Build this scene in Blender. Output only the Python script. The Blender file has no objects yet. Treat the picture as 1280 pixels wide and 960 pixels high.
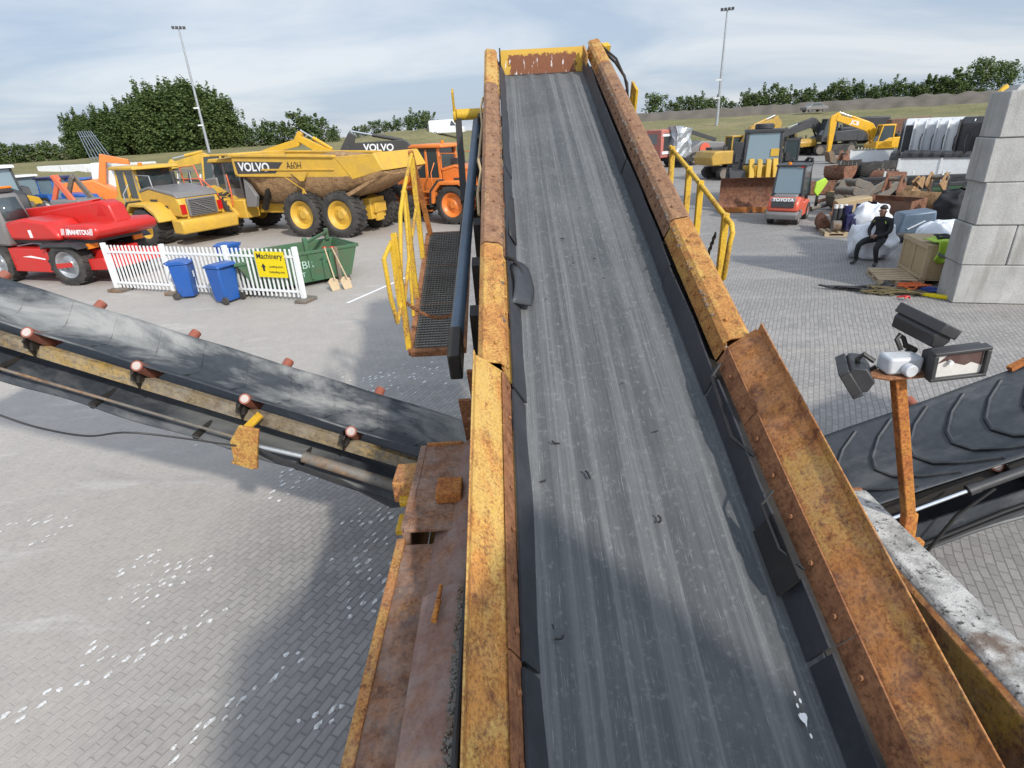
import bpy, bmesh, math, random
from mathutils import Vector, Matrix, noise as mnoise
R = math.radians
S = bpy.context.scene
COL = S.collection
random.seed(7)

# ---------------------------------------------------------------- camera
CAMH = 3.85
NAD = Vector((720.0, 2035.0)); HY = 160.0
_n = NAD - Vector((640, 480)); _dv = _n.length; _u = _n / _dv
_dh = (480 - HY) * _u.y
FPX = math.sqrt(_dh * _dv)
_up = -Vector((_n.x, -_n.y, -FPX)); _up.normalize()
_fw = Vector((0, 0, -1)); _yy = (_fw - _up * _fw.dot(_up)).normalized(); _xx = _yy.cross(_up)
RC = Matrix((_xx, _yy, _up))
CP = Vector((0, 0, CAMH))
cd = bpy.data.cameras.new('camera'); cam = bpy.data.objects.new('camera', cd); COL.objects.link(cam)
cd.sensor_width = 36; cd.lens = FPX / 1280 * 36; cd.clip_end = 5000; cd.clip_start = 0.05
cam.matrix_world = Matrix.Translation(CP) @ RC.to_4x4()
S.camera = cam
S.render.resolution_x, S.render.resolution_y = 1024, 768

def ray(px, py): return RC @ Vector(((px - 640) / FPX, -(py - 480) / FPX, -1))
def G(px, py, z=0.0):
    r = ray(px, py); return CP + r * ((z - CAMH) / r.z)
def PY(px, py, Y):
    r = ray(px, py); return CP + r * (Y / r.y)

# ---------------------------------------------------------------- world, sun, exposure
SUN = Vector((3.0, -5.0, 4.15)).normalized()
el = math.asin(SUN.z); az = math.atan2(SUN.x, SUN.y)
W = bpy.data.worlds.new('World'); S.world = W; W.use_nodes = True
wn, wl = W.node_tree.nodes, W.node_tree.links
for n in list(wn): wn.remove(n)
def WN(t, **k):
    n = wn.new(t)
    for a, b in k.items(): setattr(n, a, b)
    return n
sky = WN('ShaderNodeTexSky', sky_type='NISHITA', sun_disc=False, sun_elevation=el, sun_rotation=az, air_density=1.0, dust_density=1.5, ozone_density=2.0)
tc = WN('ShaderNodeTexCoord'); sep = WN('ShaderNodeSeparateXYZ'); wl.new(tc.outputs['Generated'], sep.inputs[0])
zc = WN('ShaderNodeMath', operation='MAXIMUM'); wl.new(sep.outputs['Z'], zc.inputs[0]); zc.inputs[1].default_value = 0.0
za = WN('ShaderNodeMath', operation='ADD'); wl.new(zc.outputs[0], za.inputs[0]); za.inputs[1].default_value = 0.16
dx = WN('ShaderNodeMath', operation='DIVIDE'); wl.new(sep.outputs['X'], dx.inputs[0]); wl.new(za.outputs[0], dx.inputs[1])
dy = WN('ShaderNodeMath', operation='DIVIDE'); wl.new(sep.outputs['Y'], dy.inputs[0]); wl.new(za.outputs[0], dy.inputs[1])
cb = WN('ShaderNodeCombineXYZ'); wl.new(dx.outputs[0], cb.inputs[0]); wl.new(dy.outputs[0], cb.inputs[1])
mp = WN('ShaderNodeMapping'); wl.new(cb.outputs[0], mp.inputs[0]); mp.inputs['Rotation'].default_value = (0, 0, R(-25)); mp.inputs['Scale'].default_value = (.72, 1.0, 1); mp.inputs['Location'].default_value = (1.3, .4, 0)
n1 = WN('ShaderNodeTexNoise'); wl.new(mp.outputs[0], n1.inputs['Vector']); n1.inputs['Scale'].default_value = 0.75; n1.inputs['Detail'].default_value = 9; n1.inputs['Roughness'].default_value = .55; n1.inputs['Distortion'].default_value = .5
cr = WN('ShaderNodeValToRGB'); wl.new(n1.outputs['Fac'], cr.inputs[0]); cr.color_ramp.elements[0].position = .40; cr.color_ramp.elements[1].position = .63
cr.color_ramp.elements[0].color = (2.7, 3.25, 4.05, 1); cr.color_ramp.elements[1].color = (4.45, 4.65, 4.95, 1)
# cloud is brighter on the sunward side of the sky, behind the viewpoint, and overhead
dt = WN('ShaderNodeVectorMath', operation='DOT_PRODUCT'); wl.new(tc.outputs['Generated'], dt.inputs[0]); dt.inputs[1].default_value = SUN
mr = WN('ShaderNodeMapRange'); wl.new(dt.outputs['Value'], mr.inputs[0]); mr.inputs[1].default_value = -.05; mr.inputs[2].default_value = 1.0; mr.inputs[3].default_value = 1.0; mr.inputs[4].default_value = 2.3
sc_ = WN('ShaderNodeVectorMath', operation='SCALE'); wl.new(cr.outputs[0], sc_.inputs[0]); wl.new(mr.outputs[0], sc_.inputs['Scale'])
mx = WN('ShaderNodeMixRGB'); mx.inputs[0].default_value = .86; wl.new(sky.outputs[0], mx.inputs[1]); wl.new(sc_.outputs[0], mx.inputs[2])
bg = WN('ShaderNodeBackground'); wl.new(mx.outputs[0], bg.inputs[0]); bg.inputs[1].default_value = 0.15
wo = WN('ShaderNodeOutputWorld'); wl.new(bg.outputs[0], wo.inputs[0])
sl = bpy.data.lights.new('sun', 'SUN'); sl.energy = 3.3; sl.angle = R(2.2); sl.color = (1.0, .95, .87)
so = bpy.data.objects.new('sun', sl); COL.objects.link(so); so.rotation_euler = SUN.to_track_quat('Z', 'Y').to_euler(); so.location = (20, -30, 30)
S.view_settings.view_transform = 'Standard'; S.view_settings.look = 'None'; S.view_settings.gamma = 1; S.view_settings.exposure = 0.22
S.view_settings.use_curve_mapping = False

# ---------------------------------------------------------------- materials
class NT:
    def __init__(s, name):
        s.m = bpy.data.materials.new(name); s.m.use_nodes = True
        s.t = s.m.node_tree; s.b = s.t.nodes['Principled BSDF']; s._tc = None
    def n(s, typ, ins=None, **k):
        n = s.t.nodes.new('ShaderNode' + typ)
        for a, b in k.items(): setattr(n, a, b)
        for a, b in (ins or {}).items(): s.put(n.inputs[a], b)
        return n
    def put(s, sock, v):
        if hasattr(v, 'links'): s.t.links.new(v, sock)
        else:
            if isinstance(v, (tuple, list)) and len(v) == 3 and sock.type == 'RGBA': v = (*v, 1)
            sock.default_value = v
    def co(s, sc=(1, 1, 1), rot=0, kind='Object'):
        if s._tc is None: s._tc = s.n('TexCoord')
        return s.n('Mapping', {'Vector': s._tc.outputs[kind], 'Scale': sc, 'Rotation': (0, 0, rot)}).outputs[0]
    def noise(s, co, scale, detail=6, rough=.6, dist=0):
        return s.n('TexNoise', {'Vector': co, 'Scale': scale, 'Detail': detail, 'Roughness': rough, 'Distortion': dist}).outputs['Fac']
    def ramp(s, f, a, b, ca=(0, 0, 0), cb=(1, 1, 1)):
        n = s.n('ValToRGB', {0: f}); e = n.color_ramp.elements
        e[0].position, e[1].position = a, b; e[0].color = (*ca, 1); e[1].color = (*cb, 1)
        return n.outputs[0]
    def mix(s, f, a, b, t='MIX'):
        n = s.n('MixRGB', blend_type=t); s.put(n.inputs[0], f); s.put(n.inputs[1], a); s.put(n.inputs[2], b); return n.outputs[0]
    def math(s, op, a, b=0.0):
        n = s.n('Math', operation=op); s.put(n.inputs[0], a); s.put(n.inputs[1], b); return n.outputs[0]
    def set(s, **k):
        for a, b in k.items(): s.put(s.b.inputs[a.replace('_', ' ')], b)
    def bump(s, h, strength=.3, dist=.02):
        s.put(s.b.inputs['Normal'], s.n('Bump', {'Height': h, 'Strength': strength, 'Distance': dist}).outputs[0])

def plain(name, c, rough=.5, metal=0.0, dirt=.25, dc=(.16, .13, .10), sc=3.0, bump=.05, spec=.5):
    t = NT(name); co = t.co()
    f = t.ramp(t.noise(co, sc, 8, .65), .42, .75)
    g = t.noise(co, sc * 9, 4, .6)
    col = t.mix(t.math('MULTIPLY', f, dirt), c, dc)
    col = t.mix(.25, col, t.ramp(g, .3, .7, (.35, .35, .35), (1, 1, 1)), 'MULTIPLY')
    t.set(Base_Color=col, Roughness=t.ramp(g, .2, .9, (rough * .8,) * 3, (min(1, rough * 1.25),) * 3), Metallic=metal)
    t.b.inputs['Specular IOR Level'].default_value = spec
    if bump: t.bump(g, bump, .01)
    return t.m

def rusty(name, paint, amount=.5, ra=(.30, .10, .03), rb=(.10, .035, .015), sc=3.0, stretch=(1, 1, 1), rough=.75, fine=1.0, dust=0.0):
    t = NT(name); co = t.co(); cs = t.co(stretch)
    a = t.noise(cs, sc, 10, .72, .3); b = t.noise(co, sc * 11 * fine, 6, .7); c = t.noise(co, sc * .22, 4, .5)
    m = t.math('ADD', t.math('ADD', a, t.math('MULTIPLY', t.math('SUBTRACT', c, .5), .55)), t.math('MULTIPLY', t.math('SUBTRACT', b, .5), .50))
    lo = 1.0 - amount
    f = t.ramp(m, max(.02, lo - .13), min(.98, lo + .05))
    d = t.noise(t.co(stretch, rot=.6), sc * 3.2, 12, .78, .4); e = t.noise(co, sc * 2.1, 10, .75, .2)
    rust = t.mix(t.ramp(d, .40, .60), tuple(min(1, x * y) for x, y in zip(ra, (1.5, 1.6, 1.55))), ra)
    rust = t.mix(t.ramp(e, .50, .64), rust, rb)
    rust = t.mix(t.math('MULTIPLY', t.ramp(b, .50, .62), .6), rust, tuple(x * .7 for x in rb))
    pt = t.mix(t.ramp(b, .38, .66), paint, tuple(x * .74 for x in paint))
    pt = t.mix(t.math('MULTIPLY', t.ramp(d, .54, .66), .55), pt, ra)
    col = t.mix(f, pt, rust)
    # fine dark pits and scratches
    pit = t.ramp(t.noise(co, sc * 30 * fine, 3, .5), .62, .72)
    col = t.mix(t.math('MULTIPLY', pit, .55), col, (.05, .028, .018))
    if dust: col = t.mix(t.math('MULTIPLY', t.ramp(t.noise(co, sc * 1.5, 9, .7), .4, .62), dust), col, (.42, .40, .37))
    t.set(Base_Color=col, Roughness=t.mix(f, (rough * .65,) * 3, (.9,) * 3)); t.b.inputs['Specular IOR Level'].default_value = .35
    t.bump(t.math('ADD', b, t.math('MULTIPLY', f, .4)), .25, .006)
    return t.m

M = {}
YEL = (.56, .30, .022)
M['guard_yellow'] = rusty('worn_yellow_guard', (.56, .35, .09), .50, (.34, .15, .045), (.17, .068, .028), 9, (1, .5, 1))
M['guard_orange'] = rusty('orange_rust_guard', (.50, .28, .07), .55, (.33, .13, .04), (.15, .052, .022), 7, (1, .55, 1), dust=.10)
M['guard_gold'] = rusty('gold_rust_guard', (.58, .37, .10), .47, (.38, .165, .042), (.17, .065, .026), 7, (1, .5, 1), dust=.05)
M['guard_brown'] = rusty('brown_rust_guard', (.42, .25, .10), .66, (.205, .105, .058), (.13, .064, .038), 5, (1, .3, 1), fine=.8, dust=.04)
M['flange'] = rusty('rusty_clamp_strip', (.40, .21, .06), .72, (.22, .095, .045), (.13, .05, .025), 5)
M['chassis_rust'] = rusty('rusty_chassis_sheet', (.34, .18, .06), .66, (.19, .085, .045), (.10, .045, .028), 5.0, (1, .6, 1), dust=.25)
M['primer'] = rusty('brown_primer', (.215, .115, .085), .36, (.24, .105, .05), (.15, .07, .045), 4.5, dust=.22)
M['side_yellow'] = rusty('rusted_yellow_sheet', (.50, .32, .06), .52, (.22, .095, .035), (.075, .04, .025), 5, (1, 1, .4), dust=.2)
M['post_rust'] = rusty('orange_rust_post', (.52, .23, .04), .55, (.32, .11, .03), (.16, .05, .02), 7)
M['rail_yellow'] = rusty('yellow_railing', (.66, .42, .035), .34, (.30, .14, .05), (.14, .06, .03), 7, (1, 1, .4))
M['mach_yellow'] = rusty('shade_plate_yellow', (.62, .36, .025), .32, (.30, .13, .04), (.11, .05, .025), 5)
M['head_plate'] = None
M['rubber'] = plain('black_rubber', (.022, .023, .026), .6, 0, .35, (.07, .07, .07), 5)
M['rubber_skirt'] = plain('dusty_rubber_skirt', (.032, .036, .043), .5, 0, .5, (.075, .08, .09), 4)
M['steel_blue'] = plain('blue_grey_tube', (.105, .15, .205), .45, .2, .5, (.05, .06, .07), 3)
M['dark_steel'] = plain('dark_steel', (.03, .028, .027), .6, .3, .6, (.07, .055, .04), 4)
M['grate'] = plain('grating_steel', (.20, .19, .17), .6, .5, .5, (.07, .05, .04), 5)
M['chrome'] = plain('chrome_rod', (.75, .76, .78), .15, 1.0, .05)
M['cable'] = plain('black_cable', (.015, .015, .016), .5, 0, .1)
M['roller'] = rusty('red_roller', (.30, .09, .055), .35, (.25, .12, .09), (.17, .08, .06), 8)
M['rollercap'] = plain('roller_cap', (.5, .42, .38), .6, 0, .4)
# special surfaces ------------------------------------------------------------
def belt_mat():
    t = NT('worn_conveyor_belt'); co = t.co()
    a = t.noise(t.co((7.5, .07, 1)), 1.6, 3, .5)          # broad long bands
    b = t.noise(t.co((28, .22, 1)), 2.2, 8, .7)         # fine streaks
    c = t.noise(co, 30, 6, .7); d = t.noise(co, 1.3, 5, .6)
    e = t.noise(t.co((60, 3, 1)), 2.0, 6, .75)
    col = t.mix(t.ramp(b, .30, .74), (.064, .068, .072), (.170, .174, .176))
    col = t.mix(t.math('MULTIPLY', t.ramp(a, .45, .53), .68), col, (.056, .061, .066))
    col = t.mix(t.math('MULTIPLY', t.ramp(d, .45, .75), .40), col, (.165, .17, .172))
    col = t.mix(t.math('MULTIPLY', t.ramp(e, .58, .70), .5), col, (.36, .37, .375))
    col = t.mix(t.math('MULTIPLY', t.ramp(c, .55, .75), .40), col, (.30, .305, .305))
    t.set(Base_Color=col, Roughness=t.ramp(b, .3, .8, (.62,) * 3, (.85,) * 3)); t.b.inputs['Specular IOR Level'].default_value = .3
    t.bump(t.math('ADD', b, t.math('MULTIPLY', e, .5)), .35, .012)
    return t.m
M['belt'] = belt_mat()
def side_belt_mat(name, dust):
    t = NT(name); co = t.co()
    a = t.noise(t.co((.55, 1.5, 1)), 1.5, 9, .68, .5); b = t.noise(co, 14, 6, .7); c = t.noise(t.co((.22, 1, 1)), 1.5, 3, .5)
    col = t.mix(t.ramp(b, .3, .7), (.022, .026, .032), (.045, .050, .058))
    f = t.math('MULTIPLY', t.ramp(t.math('ADD', a, t.math('MULTIPLY', t.math('SUBTRACT', c, .5), .5)), .48, .68), dust)
    col = t.mix(f, col, (.27, .27, .255))
    t.set(Base_Color=col, Roughness=.5); t.bump(b, .15, .005)
    return t.m
M['side_belt'] = side_belt_mat('dusty_side_belt', 1.0)
M['chevron_belt'] = side_belt_mat('dark_chevron_belt', .28)
M['return_belt'] = side_belt_mat('return_belt', .45)
def headplate_mat():
    t = NT('rust_worn_yellow_plate'); co = t.co()
    s = t.n('SeparateXYZ', {0: co})
    ex = t.math('ABSOLUTE', t.math('SUBTRACT', s.outputs[0], .54))
    d = t.math('MAXIMUM', t.math('SUBTRACT', ex, .44), t.math('SUBTRACT', s.outputs[2], .165))
    nn = t.math('MULTIPLY', t.math('SUBTRACT', t.noise(co, 14, 8, .7), .5), .22)
    f = t.ramp(t.math('ADD', t.math('ADD', d, nn), .5), .49, .505)
    w = t.math('MULTIPLY', t.ramp(t.noise(t.co((14, 1, 3)), 2, 4, .6), .62, .66), t.ramp(s.outputs[2], .10, .16, (1, 1, 1), (0, 0, 0)))
    col = t.mix(f, t.mix(t.noise(co, 20), (.17, .06, .03), (.26, .10, .045)), (.62, .38, .06))
    col = t.mix(w, col, (.75, .75, .74))
    t.set(Base_Color=col, Roughness=.75); return t.m
M['head_plate'] = headplate_mat()
def dust_mat():
    t = NT('caked_grey_dust'); co = t.co()
    a = t.noise(co, 7, 9, .7); b = t.noise(co, 34, 6, .75); c = t.noise(co, 3.0, 6, .6)
    col = t.mix(t.ramp(a, .38, .58), (.24, .235, .22), (.52, .51, .485))
    col = t.mix(t.ramp(b, .55, .62), col, (.075, .07, .065))
    col = t.mix(t.math('MULTIPLY', t.ramp(c, .58, .66), .9), col, (.13, .085, .06))
    t.set(Base_Color=col, Roughness=.95); t.bump(t.math('ADD', a, b), .7, .015); return t.m
M['dust'] = dust_mat()
GA = R(63)
def ground_mat():
    t = NT('block_paving'); co = t.co(rot=-GA)
    wob = t.n('TexNoise', {'Vector': co, 'Scale': .9, 'Detail': 2}).outputs['Color']
    cw = t.n('MixRGB', {0: .05, 1: co, 2: wob}, blend_type='LINEAR_LIGHT').outputs[0]
    bk = t.n('TexBrick', {'Vector': cw, 'Color1': (.255, .243, .232), 'Color2': (.335, .318, .302), 'Mortar': (.212, .20, .19), 'Scale': 1.0, 'Mortar Size': .007, 'Mortar Smooth': .35, 'Bias': .0, 'Brick Width': .15, 'Row Height': .075}, offset=.5)
    big = t.noise(t.co(), .16, 8, .62, .3); mid = t.noise(t.co(rot=-GA, sc=(.5, 2.2, 1)), .55, 8, .65); fine = t.noise(t.co(), 16, 6, .72)
    col = t.mix(t.math('MULTIPLY', t.ramp(big, .40, .68), .55), bk.outputs['Color'], (.225, .215, .205))
    col = t.mix(t.math('MULTIPLY', t.ramp(mid, .50, .74), .50), col, (.44, .415, .385))
    # light clay tracks lying across the yard to the right of the conveyor
    trk = t.ramp(t.noise(t.co(rot=R(12), sc=(.10, 1.0, 1)), 1.1, 6, .6), .56, .68)
    col = t.mix(t.math('MULTIPLY', trk, .30), col, (.46, .41, .34))
    sx = t.n('SeparateXYZ', {0: t.co()})
    left = t.ramp(t.math('ADD', t.math('MULTIPLY', t.math('ADD', sx.outputs[0], 1.0), -.30), t.math('MULTIPLY', t.math('SUBTRACT', big, .5), 1.6)), .15, .75)
    chalk = t.math('MULTIPLY', t.ramp(t.noise(t.co(rot=-GA, sc=(.35, 1.5, 1)), 1.3, 9, .72, .3), .56, .68), left)
    spk = t.ramp(t.noise(t.co(), 9.0, 10, .8), .60, .72)
    dusty = t.math('MULTIPLY', left, t.ramp(t.noise(t.co(), 2.2, 8, .7), .25, .62, (.62,) * 3, (.93,) * 3))
    col = t.mix(dusty, col, t.mix(t.noise(t.co(), 5.0, 6, .7), (.385, .352, .318), (.485, .445, .40)))
    col = t.mix(t.math('MULTIPLY', chalk, .5), col, (.58, .56, .53))
    col = t.mix(t.math('MULTIPLY', spk, .45), col, (.20, .185, .17))
    oil = t.ramp(t.noise(t.co(), .75, 7, .6), .70, .78)
    col = t.mix(t.math('MULTIPLY', oil, .5), col, (.10, .095, .09))
    col = t.mix(.55, col, t.ramp(fine, .25, .75, (.62, .62, .62), (1.0, 1.0, 1.0)), 'MULTIPLY')
    t.set(Base_Color=col, Roughness=t.ramp(fine, .3, .7, (.62,) * 3, (.85,) * 3)); t.b.inputs['Specular IOR Level'].default_value = .35
    h = t.math('ADD', t.math('MULTIPLY', bk.outputs['Fac'], -1.0), t.math('MULTIPLY', fine, .55))
    t.put(t.b.inputs['Normal'], t.n('Bump', {'Height': h, 'Strength': t.math('SUBTRACT', .85, t.math('MULTIPLY', dusty, .45)), 'Distance': .010}).outputs[0]); return t.m
M['ground'] = ground_mat()
def grass_mat():
    t = NT('dry_grass_bank'); co = t.co()
    a = t.noise(t.co((.35, .35, 2)), .18, 8, .65); b = t.noise(co, 1.6, 8, .75); c = t.noise(t.co((.06, .06, 1.2)), 1.0, 4, .6)
    col = t.mix(t.ramp(a, .38, .62), (.17, .17, .055), (.33, .275, .125))
    col = t.mix(t.math('MULTIPLY', t.ramp(c, .45, .6), .5), col, (.27, .225, .12))
    col = t.mix(t.ramp(b, .3, .75), t.mix(.55, col, (.03, .04, .015)), col)
    t.set(Base_Color=col, Roughness=.95); t.bump(b, 1.0, .3); return t.m
M['grass'] = grass_mat()
M['earth'] = plain('brown_earth', (.125, .105, .085), .95, 0, .8, (.085, .075, .045), .5, .5)
def leaf_mat(name, c1, c2):
    t = NT(name); oi = t.n('NewGeometry')
    rnd = oi.outputs['Random Per Island']
    col = t.mix(rnd, c1, c2)
    t.set(Base_Color=col, Roughness=.6); t.b.inputs['Specular IOR Level'].default_value = .25
    tr = t.n('BsdfTranslucent', {'Color': t.mix(.4, col, (.10, .16, .02))})
    ms = t.n('MixShader', {0: .25, 1: t.b.outputs[0], 2: tr.outputs[0]})
    t.t.links.new(ms.outputs[0], t.t.nodes['Material Output'].inputs[0]); return t.m
M['leaf_dark'] = leaf_mat('dark_leaves', (.042, .075, .024), (.115, .155, .048))
M['leaf_mid'] = leaf_mat('mid_leaves', (.055, .092, .028), (.14, .175, .06))
M['bark'] = plain('bark', (.09, .07, .05), .9)
def conc_mat():
    t = NT('cast_concrete'); co = t.co()
    a = t.noise(co, 1.7, 9, .65); b = t.noise(co, 26, 6, .7); v = t.n('TexVoronoi', {'Vector': co, 'Scale': 38}).outputs['Distance']
    st = t.noise(t.co((2.5, 2.5, .35)), 1.4, 7, .65)
    col = t.mix(t.ramp(a, .35, .68), (.31, .305, .29), (.43, .42, .40))
    col = t.mix(t.math('MULTIPLY', t.ramp(st, .50, .66), .65), col, (.23, .215, .19))
    col = t.mix(t.math('MULTIPLY', t.ramp(v, .05, .13, (1, 1, 1), (0, 0, 0)), .5), col, (.2, .2, .19))
    col = t.mix(t.ramp(b, .66, .74), col, (.27, .26, .25))
    ah = t.n('TexVoronoi', {'Vector': co, 'Scale': 13}).outputs['Distance']
    col = t.mix(t.math('MULTIPLY', t.ramp(ah, .03, .10, (1, 1, 1), (0, 0, 0)), .75), col, (.12, .12, .115))
    t.set(Base_Color=col, Roughness=.9); t.bump(t.math('ADD', b, a), .5, .02); return t.m
M['concrete'] = conc_mat()
def glass_mat(name, c=(.04, .055, .06)):
    t = NT(name); t.set(Base_Color=c, Roughness=.08, Metallic=0.0); t.b.inputs['Specular IOR Level'].default_value = .9
    return t.m
M['glass'] = glass_mat('cab_glass'); M['glass_blue'] = glass_mat('windscreen', (.16, .22, .25))
def paint(k, c, dirt=.3, rough=.38, dc=(.15, .11, .07)): M[k] = plain(k + '_paint', c, rough, 0, dirt, dc, 2.2, .04)
paint('p_yellow', (.70, .40, .02), .30); paint('p_volvo', (.65, .39, .045), .42, .5, (.30, .20, .10)); paint('p_red', (.56, .022, .018), .16, .32)
paint('p_orange', (.78, .215, .04), .3); paint('p_grey', (.19, .185, .185), .3); paint('p_dark', (.035, .036, .04), .35, .5, (.09, .08, .07))
paint('p_white', (.74, .75, .75), .25, .35, (.35, .33, .30)); paint('p_blue', (.016, .095, .36), .2, .38, (.12, .14, .18)); paint('p_navy', (.018, .02, .085), .3)
paint('p_green', (.045, .125, .06), .5, .55, (.12, .075, .045)); paint('p_forkred', (.68, .115, .065), .2, .35)
paint('p_fence', (.78, .79, .78), .15, .35, (.4, .38, .33)); paint('p_cat', (.60, .37, .04), .4); paint('p_jcb', (.74, .40, .015), .25); paint('p_pink', (.48, .15, .12), .5, .6)
paint('p_sign', (.78, .60, .0), .05, .35); paint('p_lime', (.42, .66, .05), .2, .6); paint('p_orange2', (.72, .14, .06), .2)
M['bed_brown'] = rusty('muddy_bed', (.50, .30, .05), .78, (.26, .155, .08), (.18, .10, .05), 1.6, fine=.5)
M['rust_bucket'] = rusty('rusty_bucket', (.17, .10, .07), .55, (.17, .075, .045), (.085, .04, .028), 1.6, fine=.6)
M['rust_grey'] = rusty('greyish_rusty_steel', (.16, .145, .125), .40, (.22, .13, .075), (.13, .08, .05), 1.6, fine=.6)
paint('p_ochre', (.44, .265, .04), .45)
M['tyre'] = plain('tyre_rubber', (.030, .029, .028), .8, 0, .7, (.115, .10, .085), 2.5, .2)
M['wood'] = plain('pale_wood', (.50, .385, .24), .75, 0, .5, (.28, .20, .12), 4); M['ply'] = plain('plywood', (.46, .34, .19), .7, 0, .35, (.33, .23, .12), 1.5)
M['bag'] = plain('white_woven_bag', (.74, .76, .80), .7, 0, .25, (.45, .46, .5), 4, .3)
M['black_cloth'] = plain('black_cloth', (.014, .015, .017), .85, 0, .2, (.03, .03, .03), 10, .2)
M['skin'] = plain('skin', (.36, .20, .14), .55, 0, .1); M['hair'] = plain('hair', (.012, .010, .009), .6)
M['galv'] = plain('galvanised_steel', (.42, .44, .46), .45, .6, .3); M['lampglass'] = plain('lamp_reflector', (.70, .68, .64), .25, .0, .1)
M['maroon'] = plain('maroon_tint', (.10, .04, .035), .3, .3, .4, (.3, .25, .22)); M['boxgrey'] = plain('grey_plastic_box', (.55, .57, .60), .45, 0, .25, (.35, .33, .3))
M['txt_dark'] = plain('dark_lettering', (.02, .02, .022), .5, 0, .05); M['txt_white'] = plain('white_lettering', (.80, .80, .80), .5, 0, .05); M['txt_chalk'] = plain('chalk_lettering', (.45, .62, .55), .8, 0, .1)
M['decal_dark'] = plain('charcoal_decal', (.05, .048, .046), .45, 0, .1); M['amber'] = plain('amber_beacon', (.75, .22, .01), .25, 0, 0); M['redlens'] = plain('red_lens', (.5, .01, .01), .25, 0, 0)
def worn():
    t = NT('worn_white_paint'); co = t.co()
    f = t.ramp(t.noise(co, 22, 6, .7), .40, .58)
    t.set(Base_Color=t.mix(f, (.36, .345, .325), (.74, .735, .72)), Roughness=.7); return t.m
M['worn_white'] = worn()
M['beam_dirty'] = rusty('dirty_yellow_beam', (.40, .25, .05), .58, (.17, .125, .075), (.09, .065, .045), 3, (.4, 1, 1), dust=.3)
M['solar'] = plain('rack_steel', (.30, .34, .40), .4, .6, .2)

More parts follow.
